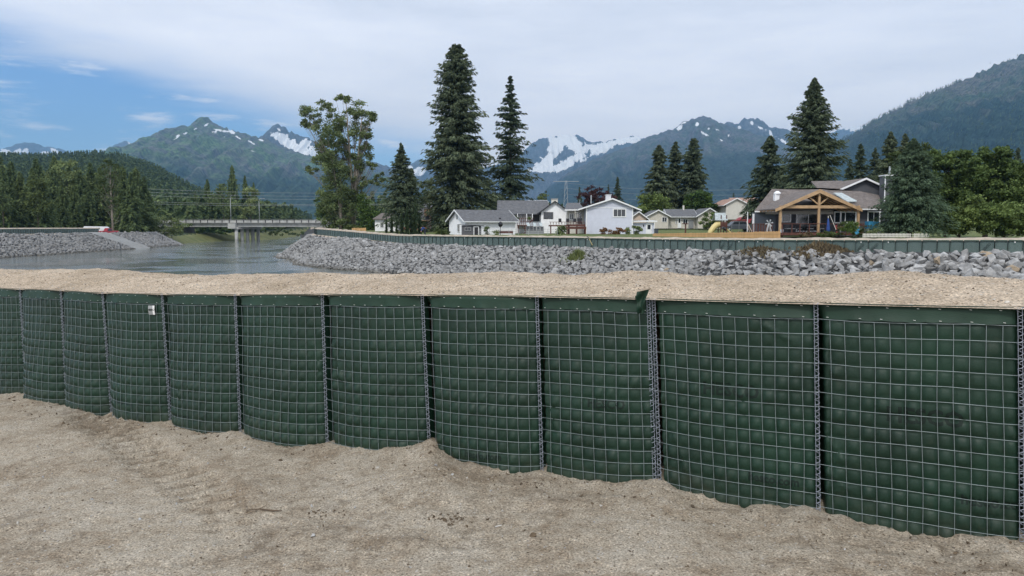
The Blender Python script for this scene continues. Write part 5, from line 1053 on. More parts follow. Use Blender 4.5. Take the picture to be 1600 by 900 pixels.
# white ranch house with raised deck
h = House('ranch_house', 'white ranch house with grey roof, raised back porch and a gabled wing behind the greenhouse', 844, 366, 136, 0)
ze = h.Zp(331); gable_x(h, h.X(784), h.X(850), 1.0, 10, ze, h.Zp(314.5, 5), 'white', 'shingle', oh=1.2, ohs=.9, trim='dark')
gable_y(h, h.X(845), h.X(888), -.6, 9, h.Zp(331, -.6), h.Zp(315.5, -.6), 'white', 'shinglegreen', oh=.7, trim='dark')
h.window(h.X(849), h.X(864), h.Zp(342), h.Zp(331.5), -.6, 1, fr='dark')
h.b('porch_opening_shade', 'dark', h.X(832), h.X(843), .93, .998, h.Zp(346), h.Zp(333));  # dark panel on the solid wall stands in for the porch's shade
for a, c in ((800, 804), (814, 819)): h.window(h.X(a), h.X(c), h.Zp(341), h.Zp(334), .99, 1)
for px in (796, 808, 822, 831): h.b('porch_post', 'trim', h.X(px), h.X(px)+.14, -.9, -.76, h.Zp(346), ze-.35)
ch = h.b('chimney', 'cream', h.X(863), h.X(873), 3.4, 4.6, h.Zp(322, 4), h.Zp(311.5, 4)); h.b('chimney_cap', 'concrete', h.X(862.4), h.X(873.6), 3.3, 4.7, h.Zp(311.5, 4)+.002, h.Zp(310.5, 4), ch)
dkk = h.b('deck', 'redwood', h.X(808), h.X(832), -2.6, .9, h.Zp(353), h.Zp(351.6))
for px in np.linspace(808, 831.5, 9): h.b('rail_post', 'redwood', h.X(px), h.X(px)+.09, -2.6, -2.5, h.Zp(351.6), h.Zp(341.5))
h.b('rail', 'redwood', h.X(808), h.X(832), -2.62, -2.48, h.Zp(341.5)+.002, h.Zp(340.8)); h.b('rail', 'redwood', h.X(808), h.X(832), -2.58, -2.52, h.Zp(346.5), h.Zp(346))
for px in (809, 820, 831): h.b('deck_post', 'redwood', h.X(px), h.X(px)+.15, -2.5, -2.35, 0, h.Zp(353)-.002)
for dz_ in (0, .9): MB().bar((h.X(832), -2.7, h.Zp(351)+dz_), (h.X(818), -4.2, .1+dz_), .1, .22).build('stair_rail', M['redwood'], h.o)
for k in range(7): t_ = k/7; h.b('stair_tread', 'redwood', h.X(832)+(h.X(818)-h.X(832))*t_-.1, h.X(832)+(h.X(818)-h.X(832))*t_+.25, -4.0, -2.9, h.Zp(351.6)*(1-t_)-.03, h.Zp(351.6)*(1-t_)+.03)
for px, lb in ((807, 'left hanging flower basket on the ranch house porch rail'), (828, 'right hanging flower basket on the ranch house porch rail')):
    broadleaf('flower_basket', lb, px, 344, [(px, 340, 5, 2.2)], 133, 'birch', px, leaf=.12, per=60, dens=6, cat='flower basket', r0=.02, vis_limbs=False)
gh = House('greenhouse', 'small greenhouse with slanting clear roof panels in front of the ranch house wing', 836, 367, 128, 0, 'greenhouse')
gh.b('base_wall', 'grey', -1.6, 1.55, 0, 2, 0, .75)
for k in range(6): gh.b('frame_post', 'grey', -1.6+k*.61, -1.52+k*.61, -.03, .03, .752, 1.5)
for k in range(5): gh.b('pane', 'glass', -1.50+k*.61, -1.02+k*.61, .0, .012, .76, 1.45)
for k in range(5): gh.slab('roof_panel', 'playroof' if k % 2 == 0 else 'grey', [(-1.35+k*.55, -.1, 1.5), (-.87+k*.55, -.1, 1.5), (-1.0+k*.55, 1.3, 2.1), (-1.48+k*.55, 1.3, 2.1)], .03)
# blue grey house
h = House('gabled_house', 'two storey blue grey house with white trimmed gable and triple window', 952, 367, 126, 0)
x0, x1 = h.X(915.5), h.X(988.5); gable_y(h, x0, x1, 0, 13, h.Zp(324.5), h.Zp(311.5), 'bluegrey', 'shingle', oh=1.35, ohf=.5, xr=h.X(956))
h.b('trim_board', 'trim', x0, x1, -.05, -.002, h.Zp(324.9), h.Zp(324.1)); h.b('corner_board', 'trim', x0-.03, x0+.16, -.054, -.004, 0, h.Zp(324.9)-.004); h.b('corner_board', 'trim', x1-.16, x1+.03, -.054, -.004, 0, h.Zp(324.9)-.004)
h.window(h.X(957), h.X(978), h.Zp(339.5), h.Zp(325.8), 0, 3, w_=.16)
c_ = h.b('chimney', 'whitepaint', h.X(951), h.X(959), 4, 5.2, h.Zp(314, 4), h.Zp(305, 4)); h.b('chimney_cap', 'trim', h.X(950.4), h.X(959.6), 3.9, 5.3, h.Zp(305, 4)+.002, h.Zp(304, 4), c_)
MB().tube([(h.X(929), 6, h.Zp(318, 6)), (h.X(929), 6, h.Zp(305, 6))], .12, 8).build('vent_pipe', M['steel'], h.o); MB().tube([(h.X(913), 9, h.Zp(322, 9)), (h.X(913), 9, h.Zp(312, 9))], .05, 6).build('vent_pipe', M['steel'], h.o)
# porch wing at the left, under a lower roof
h.b('wing_wall', 'cream', h.X(889), h.X(915.3), 3.5, 11, 0, h.Zp(328, 3.5)); h.slab('wing_roof', 'shingle', [(h.X(883), 1.8, h.Zp(328.5, 1.8)), (h.X(914), 1.8, h.Zp(327.5, 1.8)), (h.X(914), 11, h.Zp(318, 11)), (h.X(893), 11, h.Zp(318, 11))], .14)
h.b('wing_fascia', 'trim', h.X(883), h.X(914), 1.76, 1.798, h.Zp(329, 1.8), h.Zp(327.2, 1.8)); h.window(h.X(904), h.X(912), h.Zp(346), h.Zp(331), 3.5, 2, name='patio_door'); h.window(h.X(892), h.X(899), h.Zp(343), h.Zp(333), 3.5, 2)
h.b('post', 'trim', h.X(884.5), h.X(885.5), 2.0, 2.15, 0, h.Zp(328.5, 1.8)-.1)
# its two level wooden deck
dz = House('garden_deck', 'dark red wooden deck on posts left of the blue grey house', 888, 368, 121, 0, 'deck')
def deckp(h, xa_, xb_, y0, y1, py, th=.25):
    h.b('platform', 'redwood', h.X(xa_), h.X(xb_), y0, y1, h.Zp(py)-th, h.Zp(py))
    for px in np.linspace(xa_+1, xb_-2, 3): h.b('support_post', 'redwood', h.X(px), h.X(px)+.18, y0+.1, y0+.3, -.1, h.Zp(py)-th-.002)
deckp(dz, 859, 890, .6, 4.4, 351.5, .22); deckp(dz, 884, 915.5, -.6, .55, 354.5, .35); deckp(dz, 888, 915.3, .6, 5, 350.5, .3)
for k in range(12): dz.b('deck_board', 'redwood', dz.X(884), dz.X(915.5), -.6+k*.095, -.52+k*.095, dz.Zp(354.5)+.002, dz.Zp(354.5)+.035)
for px in np.linspace(860, 914, 13): dz.b('rail_post', 'redwood', dz.X(px), dz.X(px)+.08, .65, .73, dz.Zp(351)+.002, dz.Zp(347.2))
dz.b('rail', 'redwood', dz.X(858), dz.X(915), .62, .76, dz.Zp(347.2)+.002, dz.Zp(346.5))
for px, lb in ((875, 'left dark patio chair on the dark red deck'), (887, 'middle dark patio chair on the dark red deck'), (898, 'right dark patio chair on the dark red deck')):
    c = thing('patio_chair', lb, 'chair', P(px, 350.3, 123.2)); box('seat', M['dark'], c, -.25, .25, -.25, .25, .38, .44); box('backrest', M['dark'], c, -.25, .25, .2, .25, .44, .95)
    for a in (-.22, .18):
        for b_ in (-.22, .16): box('leg', M['dark'], c, a, a+.04, b_, b_+.04, 0, .38)
c = thing('step_ladder', 'pale wooden ladder leaning on the porch of the blue grey house', 'ladder', P(901, 349, 127)); 
for s in (-.25, .25): MB().bar((s, 0, 0), (s, .5, 2.5), .07).build('side_rail', M['cream'], c)
for k in range(7): MB().bar((-.25, .06+k*.065, .3+k*.32), (.25, .06+k*.065, .3+k*.32), .05).build('rung', M['cream'], c)
c = thing('barbecue_grill', 'black covered barbecue grill on the dark red deck', 'grill', P(905.5, 350.5, 122.6)); box('cabinet', M['dark'], c, -.35, .35, -.25, .25, .1, .8); MB().tube([(-.38, 0, .85), (.38, 0, .85)], .26, 10).build('lid', M['dark'], c, True); box('leg', M['dark'], c, -.3, -.25, -.2, .2, 0, .1); box('leg', M['dark'], c, .25, .3, -.2, .2, 0, .1)
# lean-to shed with white door, and bin
s2 = House('garden_shed', 'pale lean-to shed with white door and flat white roof beside the blue grey house', 1006, 368, 127, 0, 'shed')
s2.b('wall', 'bluegrey', s2.X(988.8), s2.X(1022), 0, 3, 0, s2.Zp(348)); s2.slab('roof', 'trim', [(s2.X(988.6), -.5, s2.Zp(347)), (s2.X(1026), -.5, s2.Zp(346.8)), (s2.X(1026), 3.2, s2.Zp(346)), (s2.X(988.6), 3.2, s2.Zp(346))], .2)
s2.door(s2.X(1009), s2.X(1018.5), .1, s2.Zp(349.5)); s2.b('post', 'trim', s2.X(1021), s2.X(1022), -.45, -.32, 0, s2.Zp(347)-.01); s2.b('wall_lamp', 'dark', s2.X(1004.5), s2.X(1006), -.14, -.002, 1.55, 1.9)
c = thing('wheelie_bin', 'dark wheeled rubbish bin by the white shed door', 'bin', P(1025, 367.5, 125)); MB().slab([(-.28, -.3, .05), (.28, -.3, .05), (.34, -.3, 1.0), (-.34, -.3, 1.0)], (0, .6, 0)).build('body', M['greypaint'], c); box('lid', M['greypaint'], c, -.36, .36, -.34, .34, 1.002, 1.08)
for s in (-.3, .24): MB().tube([(s, .32, .12), (s+.06, .32, .12)], .12, 10).build('wheel', M['rubber'], c)
# garden bushes along the house
for k, (px, py, hw, hh, lf, lb) in enumerate([(943, 361, 8, 6, 'bushred', 'rusty orange round bush left most under the triple window wall'), (960, 362, 3.5, 4, 'bushred', 'small rusty bush between the two green ones below the triple window'), (953, 363, 3, 3, 'bushred', 'tiny rusty bush beside the large rusty one'),
      (969, 361, 7, 5.5, 'bushred', 'broad rusty bush right of the window wall centre'), (980, 360, 5, 6, 'cotton', 'green upright bush at the right corner of the blue grey house'), (996, 360, 8, 7.5, 'cotton', 'loose green bush between the blue grey house and the white door'), (878, 361, 8, 8, 'cotton', 'leafy green bush under the dark red deck'),
      (684, 362, 10, 5, 'birch', 'yellow green bush left of the white garage'), (695, 364, 9, 4, 'birch', 'low yellow green bush at the garage gable'), (762, 360, 5, 6, 'cotton', 'green bush against the long wall of the white garage'), (775, 364, 7, 3, 'cotton', 'low flowering plants under the dish at the garage wall')]):
    broadleaf('garden_bush', lb, px, 367.5, [(px, py, hw, hh)], 116+k % 3, lf, 300+k, leaf=.14, per=70, dens=5, cat='bush', r0=.04, vis_limbs=False)
# columnar cedars left
cm = conifer(400, 1, .26, 120, 20, 'hedge', low=.0, pw=.4, leaf=.09, rise=1.6, droop=0); ctm = MB().tube([(0, 0, 0), (0, 0, .9)], [.04, .01], 5).mesh('trunk', M['bark'])
for k, px in enumerate((604, 612, 620, 628, 636, 643, 649, 656)):
    Yd = 121+k % 2; z0 = hz(367.8, Yd); H = hz([347, 343, 347, 340, 337, 345, 334, 342][k], Yd)-z0; tree('cedar_tree', ('leftmost' if k == 0 else ORD[k]+' from the left')+' slender clipped cedar below the small pointed spruce', (hx(px, Yd), Yd, z0), cm, ctm, k, (H*.62, H*.62, H), group='clipped cedars in the garden hedge')
# houses left behind the hedge
h = House('cottage', 'brown cottage with steep grey roof and dormer half hidden behind the cedars', 655, 362, 160, 0)
gable_x(h, h.X(620), h.X(668), 0, 8, h.Zp(342), h.Zp(316, 4), 'brownsiding', 'shingle', trim='timber'); h.window(h.X(643), h.X(650), h.Zp(337), h.Zp(329), -.35, 2, name='window'); h.b('dormer', 'brownsiding', h.X(664), h.X(674), -1.0, 3, h.Zp(338), h.Zp(326)); h.slab('dormer_roof', 'shingle', [(h.X(661), -1.4, h.Zp(325)), (h.X(677), -1.4, h.Zp(325)), (h.X(674), 3, h.Zp(319, 3)), (h.X(666), 3, h.Zp(319, 3))], .15); h.window(h.X(667), h.X(671), h.Zp(335), h.Zp(327.5), -1.0, 1, fr='timber')
h = House('cottage', 'low pale cottage with grey hip roof left of the small pointed spruce', 608, 364, 150, 0)
h.b('wall', 'white', h.X(586), h.X(622), 0, 7, 0, h.Zp(343)); h.slab('roof', 'shinglebrown', [(h.X(583), -.5, h.Zp(343)), (h.X(626), -.5, h.Zp(343)), (h.X(618), 3.5, h.Zp(334, 3.5)), (h.X(592), 3.5, h.Zp(334, 3.5))], .14); h.window(h.X(594), h.X(600), h.Zp(356), h.Zp(348), 0, 2); h.window(h.X(606), h.X(611), h.Zp(356), h.Zp(348), 0, 1)
f = thing('wood_fence', 'short orange wooden fence at the foot of the cottonwoods', 'fence', P(560, 366, 150))
for k in range(12): box('fence_board', M['cedar'], f, -1.3+k*.24, -1.09+k*.24, 0, .03, 0, 1.25+.03*(k % 3))
for z_ in (.3, 1.0): box('fence_rail', M['cedar'], f, -1.3, 1.6, .032, .08, z_, z_+.08)
# tin roof glimpsed behind the ranch house
h = House('outbuilding', 'pale blue metal roof glimpsed behind the ranch house ridge', 840, 345, 190, 0, 'shed'); h.b('wall', 'cream', h.X(826), h.X(857), 0, 6, 0, h.Zp(317)); h.slab('roof', 'whitepaint', [(h.X(825), -.3, h.Zp(316.5)), (h.X(857), -.3, h.Zp(316.5)), (h.X(857), 6, h.Zp(313.5, 6)), (h.X(825), 6, h.Zp(313.5, 6))], .12)
# beige bungalow, behind
h = House('bungalow', 'beige bungalow with two front gables and white door behind the lawn', 1066, 357, 165, 0)
gable_y(h, h.X(1012), h.X(1044), 0, 9, h.Zp(337.5), h.Zp(329), 'beige', 'shingle', oh=.5); gable_x(h, h.X(1044.2), h.X(1092), 1.5, 8.5, h.Zp(337.5, 1.5), h.Zp(328, 5), 'beige', 'shingle', oh=.7, ohs=.0); gable_y(h, h.X(1089), h.X(1124), -.8, 9, h.Zp(337, -.8), h.Zp(326, -.8), 'beige', 'shingle', oh=.5)
h.door(h.X(1061), h.X(1066.5), .1, h.Zp(340), 1.5); h.window(h.X(1034), h.X(1042), h.Zp(347), h.Zp(339), 0, 2); h.window(h.X(1057.5), h.X(1060), h.Zp(350), h.Zp(342), 1.5, 1); h.b('garage_door', 'grey', h.X(1078), h.X(1086), 1.4, 1.498, 0, h.Zp(344)); h.b('chimney', 'cream', h.X(1074), h.X(1076), 4.5, 5.2, h.Zp(330, 5), h.Zp(321, 5))
h.window(h.X(1069), h.X(1077), h.Zp(350), h.Zp(342), 1.5, 2)
h = House('bungalow', 'peach walled gable showing between the blue grey house and the beige bungalow', 1000, 358, 150, 0); gable_y(h, h.X(985), h.X(1010), 0, 7, h.Zp(341), h.Zp(331.5), 'peach', 'shingle', oh=.5)
# peach roof house
h = House('gabled_house', 'tall cream sided house with a faded peach roof beyond the parked cars', 1150, 349, 176, 0)
gable_y(h, h.X(1134), h.X(1167), 0, 12, h.Zp(319), h.Zp(310.5), 'cream', 'shinglepeach', oh=.7, xr=h.X(1150)); h.b('wing', 'cream', h.X(1167), h.X(1196), 2, 10, 0, h.Zp(322, 2)); h.slab('wing_roof', 'shinglepeach', [(h.X(1152), 1.2, h.Zp(319, 1.2)), (h.X(1197), 1.2, h.Zp(320, 1.2)), (h.X(1196), 7, h.Zp(310, 7)), (h.X(1151), 7, h.Zp(310, 7))], .16)
h.slab('hedge_strip', 'floor', [(h.X(1132), -3, 0), (h.X(1170), -3, 0), (h.X(1170), -2, 0), (h.X(1132), -2, 0)], .9)
# ------------------------------------------------------------------ porch house
h = House('porch_house', 'large charcoal sided house with an open honey timber gable porch and brown grey roof', 1277, 369.5, 80, 0)
yw = 5.5
h.b('wall', 'charcoal', h.X(1211, yw), h.X(1398, yw), yw, 14, 0, h.Zp(330, yw))
h.slab('roof', 'shinglebrown', [(h.X(1178, 4.6), 4.6, h.Zp(331, 4.6)), (h.X(1374, 4.6), 4.6, h.Zp(326, 4.6)), (h.X(1372, 10), 10, h.Zp(307, 10)), (h.X(1340, 10), 10, h.Zp(300.5, 10)), (h.X(1281, 10), 10, h.Zp(295.5, 10)), (h.X(1204, 10), 10, h.Zp(297.2, 10))], .16)
h.slab('roof', 'shinglebrown', [(h.X(1178, 4.6), 4.6, h.Zp(331, 4.6)), (h.X(1204, 10), 10, h.Zp(297.2, 10)), (h.X(1204, 12), 12, h.Zp(298, 12)), (h.X(1180, 16), 16, h.Zp(332, 16))], .155)
h.b('gutter', 'trim', h.X(1178, 4.6), h.X(1210, 4.6), 4.5, 4.598, h.Zp(331.6, 4.6), h.Zp(329.6, 4.6)); h.b('gutter', 'trim', h.X(1342, 4.6), h.X(1374, 4.6), 4.5, 4.598, h.Zp(328, 4.6), h.Zp(326, 4.6))
gx0, gx1, gxr = h.X(1208), h.X(1343), h.X(1276); zf, zp = h.Zp(328), h.Zp(297.8)
for xe in (gx0, gx1):
    h.slab('porch_roof', 'shinglebrown', [(gxr, -.4, zp), (xe, -.4, zf), (xe, 6.5, zf), (gxr, 6.5, zp)], .13)
    MB().slab([(gxr, -.46, zp-.28), (xe, -.46, zf-.22), (xe, -.46, zf+.10), (gxr, -.46, zp+.14)], (0, .058, 0)).build('barge_board', M['timber'], h.o)
    for k in range(4):
        y = .9+k*1.2; MB().bar((gxr, y, zp-.10), (xe, y, zf-.10), .09, .16).build('rafter', M['timber'], h.o)
h.b('ridge_beam', 'timber', gxr-.09, gxr+.09, -.3, 6, zp-.5, zp-.25)
zb1, zb0 = h.Zp(321), h.Zp(325.6); h.b('tie_beam', 'timber', h.X(1219), h.X(1333), -.2, -.02, zb0, zb1)
h.b('king_post', 'timber', gxr-.02+.0, gxr+.2, -.22, -.0, h.Zp(363.5), zp-.3)
for xx, sg_ in ((h.X(1263), -1), (h.X(1291), 1)): MB().bar((gxr+.09, -.1, zb1+.05), (xx, -.1, h.Zp(309)), .12, .14).build('strut', M['timber'], h.o)
for px in (1216, 1337.5): h.b('porch_post', 'timber', h.X(px), h.X(px)+.24, -.2, .04, h.Zp(363.5), zb0+.3)
h.b('porch_post', 'trim', h.X(1188.5), h.X(1189.5), 4.7, 4.8, h.Zp(362, 4.7), h.Zp(331, 4.7)); h.b('porch_post', 'trim', h.X(1199), h.X(1201.5), 5.0, 5.2, h.Zp(362, 5), h.Zp(334, 5)); h.b('downpipe', 'trim', h.X(1340), h.X(1342), 4.4, 4.5, h.Zp(364), h.Zp(328.5))
zd_ = h.Zp(363.5); 
h.window(h.X(1243, yw), h.X(1281, yw), zd_+.05, h.Zp(331.8, yw), yw, 2, w_=.13, name='sliding_door'); h.window(h.X(1220, yw), h.X(1235, yw), h.Zp(347.5, yw), h.Zp(331.5, yw), yw, 1, w_=.12); h.window(h.X(1302, yw), h.X(1337, yw), h.Zp(349, yw), h.Zp(330.5, yw), yw, 2, w_=.13); h.window(h.X(1354, yw), h.X(1374, yw), h.Zp(352, yw), h.Zp(330, yw), yw, 2, w_=.12)
h.b('ceiling_board', 'cream', h.X(1222), h.X(1334), yw-.25, yw-.01, h.Zp(330, yw)-.35, h.Zp(330, yw)+.15)
# upper storey gable and chimney
yu = 11; gable_y(h, h.X(1311, yu), h.X(1384, yu), yu, yu+7, h.Zp(296.5, yu), h.Zp(280.5, yu), 'charcoal', 'shinglebrown', z0=1.5, oh=.3, xr=h.X(1347.5, yu), th=.15)
h.slab('upper_roof', 'shinglebrown', [(h.X(1276, yu), yu+.2, h.Zp(296, yu)), (h.X(1322, yu), yu+.2, h.Zp(296, yu)), (h.X(1335, yu), yu+4, h.Zp(284, yu+4)), (h.X(1285, yu), yu+4, h.Zp(285, yu+4))], .15)
c_ = h.b('chimney', 'charcoal', h.X(1380, 8), h.X(1400, 8), 8, 9.4, 1, h.Zp(274.5, 8)); h.b('chimney_cap', 'trim', h.X(1378.6, 8), h.X(1401.4, 8), 7.9, 9.5, h.Zp(274.5, 8)+.002, h.Zp(273, 8), c_); h.b('chimney_trim', 'trim', h.X(1378.8, 8), h.X(1380.2, 8), 7.93, 7.998, 2, h.Zp(274.5, 8)-.002, c_)
for px, pt in ((1386, 260), (1395.5, 266)): MB().tube([(h.X(px, 8.6), 8.6, h.Zp(273, 8)), (h.X(px, 8.6), 8.6, h.Zp(pt, 8.6))], .11, 8).build('flue', M['steel'], c_)
v_ = h.b('roof_vent', 'trim', h.X(1209, 6.5), h.X(1216, 6.5), 6.5, 7.1, h.Zp(314, 6.5), h.Zp(303.5, 6.5)); MB().tube([(h.X(1212.5, 6.8), 6.8, h.Zp(304, 6.8)), (h.X(1212.5, 6.8), 6.8, h.Zp(301, 6.8)), (h.X(1212.5, 6.8), 6.8, h.Zp(298.5, 6.8))], [.42, .40, .12], 12).build('cowl', M['trim'], v_, True)
h.slab('skylight', 'playroof', [(h.X(1322, 5.6), 5.6, h.Zp(317.5, 5.6)+.1), (h.X(1337, 5.6), 5.6, h.Zp(316.5, 5.6)+.1), (h.X(1313, 8), 8, h.Zp(304, 8)+.1), (h.X(1300, 8), 8, h.Zp(304, 8)+.1)], .12)
h.b('porch_lamp', 'dark', h.X(1301, 5), h.X(1305, 5), 5.2, 5.45, h.Zp(327.5, 5), h.Zp(325, 5)); h.b('ceiling_fan', 'dark', h.X(1286), h.X(1289), 2.5, 2.7, h.Zp(321), h.Zp(318))
# raised porch deck and its rail
d = House('porch_deck', 'dark red raised deck with thin railing under the timber porch', 1277, 369.5, 79, 0, 'deck')
d.b('platform', 'redwood', d.X(1219), d.X(1348), -.3, 6.4, d.Zp(367.5), d.Zp(363.6)); d.b('platform', 'redwood', d.X(1184), d.X(1218.8), 2, 6.3, d.Zp(364.5), d.Zp(363))
for px in np.arange(1184, 1219, 4.4): d.b('rail_post', 'redwood', d.X(px), d.X(px)+.08, 1.9, 1.98, d.Zp(363), d.Zp(350.4))
for px in (1220, 1235, 1247.5, 1262, 1289, 1305, 1320, 1334, 1346): d.b('rail_post', 'redwood', d.X(px), d.X(px)+.09, -.28, -.19, d.Zp(363.6)+.002, d.Zp(350.2))
d.b('handrail', 'redwood', d.X(1184), d.X(1219), 1.86, 2.02, d.Zp(350.4)+.002, d.Zp(349.3)); d.b('handrail', 'redwood', d.X(1219), d.X(1348), -.32, -.15, d.Zp(350.2)+.002, d.Zp(349.2))
for px in np.linspace(1186, 1216, 12): d.b('baluster', 'redwood', d.X(px), d.X(px)+.04, 1.92, 1.96, d.Zp(362.9), d.Zp(350.5))
for k in range(5): d.b('support_post', 'redwood', d.X(1222+k*30), d.X(1222+k*30)+.15, .2, .35, -.1, d.Zp(367.5)-.002)
for dz_ in (0, .75): MB().bar((d.X(1346), 1.5, d.Zp(363)+dz_+.2), (d.X(1375), 1.5, .1+dz_), .1, .16).build('stair_rail', M['redwood'], d.o)
for k in range(6): d.b('stair_tread', 'redwood', d.X(1348+k*4.2), d.X(1353+k*4.2), .4, 1.5, d.Zp(363.6)-.12*(k+1)-.04, d.Zp(363.6)-.12*(k+1))
def patio(px, Yd, lb, z=363.4, m='dark', s=1.):
    c = thing('patio_chair', lb, 'chair', P(px, z, Yd)); c.scale = (s, s, s); box('seat', M['grey'], c, -.28, .28, -.25, .25, .4, .46); box('backrest', M[m], c, -.28, .28, .22, .27, .462, .98)
    for a in (-.28, .24):
        box('armrest', M[m], c, a, a+.05, -.25, .2, .62, .66)
        for b_ in (-.25, .2): box('leg', M[m], c, a, a+.04, b_, b_+.04, 0, .4 if b_ > 0 else .618)
for px, Yd, lb in ((1231, 81, 'dark patio chair nearest the left timber post'), (1238, 81.5, 'dark patio chair second from the left timber post'), (1248, 82, 'dark patio chair in front of the sliding door'), (1266, 81.5, 'dark patio chair left of the middle timber post'), (1283, 81.4, 'dark patio chair right of the middle timber post')): patio(px, Yd, lb)
c = thing('patio_table', 'grey patio table on the timber porch left of the middle post', 'table', P(1271, 363.4, 82.2)); box('tabletop', M['grey'], c, -.9, .9, -.5, .5, .72, .77)
for a in (-.8, .72):
    for b_ in (-.45, .38): box('leg', M['dark'], c, a, a+.07, b_, b_+.07, 0, .718)
c = thing('bucket', 'small white bucket on the deck beside the left timber post', 'bucket', P(1221.5, 363.4, 79.4)); MB().tube([(0, 0, 0), (0, 0, .32)], [.15, .19], 10).build('body', M['whitepaint'], c); MB().tube([(-.19, 0, .3), (-.1, 0, .42), (.1, 0, .42), (.19, 0, .3)], .012, 4).build('handle', M['steel'], c)
c = thing('parasol', 'closed dark blue parasol standing at the porch rail', 'parasol', P(1294, 363, 78.6)); MB().tube([(0, 0, -.3), (-.05, 0, 1.75)], .03, 6).build('pole', M['cream'], c); MB().tube([(0, 0, .0), (0, 0, .35), (-.03, 0, 1.1), (-.05, 0, 1.5)], [.22, .20, .12, .03], 8).build('canopy', M['blue'], c, True)
c = thing('flag', 'small furled red and white flag on a slanting pole at the porch rail', 'flag', P(1307, 359, 78.4)); MB().bar((-.05, 0, 0), (-.75, 0, 1.55), .045).build('flagpole', M['cream'], c); MB().slab([(-.02, .0, -.3), (.10, 0, -.3), (.03, 0, .45), (-.16, 0, .5)], (0, .03, 0)).build('cloth', M['red'], c)
c = thing('windmill', 'small grey lattice garden windmill on the deck left of the porch', 'windmill', P(1201, 368, 78.2)); mb = MB(); [mb.bar((a*.28, b_*.28, 0), (a*.05, b_*.05, 1.3), .035) for a in (-1, 1) for b_ in (-1, 1)]; mb.build('tower', M['whitepaint'], c)
for k in range(6): a = k*math.pi/3; MB().slab([(0, -.08, 1.3), (.42*math.cos(a), -.08, 1.3+.42*math.sin(a)), (.42*math.cos(a+.35), -.08, 1.3+.42*math.sin(a+.35))], (0, .02, 0)).build('blade', M['steel'], c)
c = thing('basketball_hoop', 'white backboard of a basketball hoop left of the porch', 'basketball hoop', P(1200, 364, 96)); MB().bar((0, 0, 0), (0, 0, 2.6), .12).build('pole', M['dark'], c); box('backboard', M['whitepaint'], c, -.55, .55, -.06, 0, 2.1, 2.8); MB().tube([(.22*math.cos(a), -.3+.22*math.sin(a), 2.25) for a in np.linspace(0, 6.28, 12)], .02, 4).build('rim', M['dark'], c)
c = thing('tarp_cover', 'bright sky blue covered garden swing seat below the right hand windows', 'swing seat', P(1361, 368, 80.5)); MB().slab([(-.5, -.5, .75), (.5, -.5, .55), (.62, -.5, 1.5), (-.55, -.5, 1.55)], (0, .9, 0)).build('cover', M['teal'], c); 
for a in (-.48, .56): MB().bar((a, -.3, 0), (a, -.3, .8), .06).build('leg', M['trim'], c); box('seat', M['dark'], c, -.45, .5, -.4, .3, .45, .54)
c = thing('storage_box', 'small bright blue box beside the shrubs under the porch rail', 'box', P(1338, 358.8, 78)); box('body', M['teal'], c, -.22, .22, -.2, .2, -.5, .28); box('lid', M['teal'], c, -.24, .24, -.22, .22, .282, .32)
for k, (px, py, hw, hh, lf, lb) in enumerate([(1330, 355, 12, 10, 'green', 'bright green upright shrub in front of the right porch post'), (1322, 350, 8, 6, 'birch', 'pale flowering top of the shrub before the picture window'), (1300, 365, 14, 5, 'birch', 'pale yellow green low shrub in front of the deck'), (1285, 366, 10, 4, 'birch', 'low pale shrub below the middle porch post'), (1262, 367, 12, 3.5, 'brush', 'low brownish plants below the deck edge'),
      (1340, 362, 10, 7, 'birch', 'loose pale shrub beside the deck stairs'), (1368, 364, 12, 5, 'cotton', 'grey green shrub left of the dense spruce foot'), (1313, 358, 7, 5, 'brush', 'brownish twiggy shrub right of the parasol')]):
    broadleaf('garden_shrub', lb, px, 370.5, [(px, py, hw, hh)], 73+k % 3, lf, 500+k, leaf=.085, per=80, dens=4, cat='shrub', r0=.03, vis_limbs=False)
# picket and board fences
f = thing('picket_fence', 'weathered pale picket fence below the dense spruce', 'fence', P(1348, 371, 72))
for k in range(48):
    if 34 < k < 37: continue
    x = k*.135; MB().slab([(x, 0, 0), (x+.07, 0, 0), (x+.07, 0, .36), (x+.035, 0, .42), (x, 0, .36)], (0, .02, 0)).build('picket', M['cream'], f)
for z_ in (.1, .28): box('rail', M['cream'], f, 0, 6.5, .021, .05, z_, z_+.04)
f = thing('board_fence', 'low fresh cedar board fence behind the barrier in front of the play tower and deck', 'fence', P(1219, 371.5, 72))
a0 = np.array([0., 0.]); a1 = P(1020, 368, 92)[:2]-np.array(f.location)[:2]; L_ = np.linalg.norm(a1); n = 150; dd = (a1/L_); fbm_ = MB(); mbm = MB().box(0, .13, -.015, .015, 0, 1).mesh('fence_board', M['cedar']); rr = random.Random(8)
for k in range(n):
    p = a1*k/n; hgt_ = .58-.34*(k/n)+rr.uniform(-.02, .02)+(.05 if k < 26 else 0); o = link('fence_board', mbm, f, (p[0], p[1], -.1), (0, 0, math.atan2(a1[1], a1[0]))); o.scale = (L_/n/.14, 1, hgt_+.1)
MB().bar((0, .05, .45), (a1[0], a1[1]+.05, .16), .05, .08).build('fence_rail', M['cedar'], f)
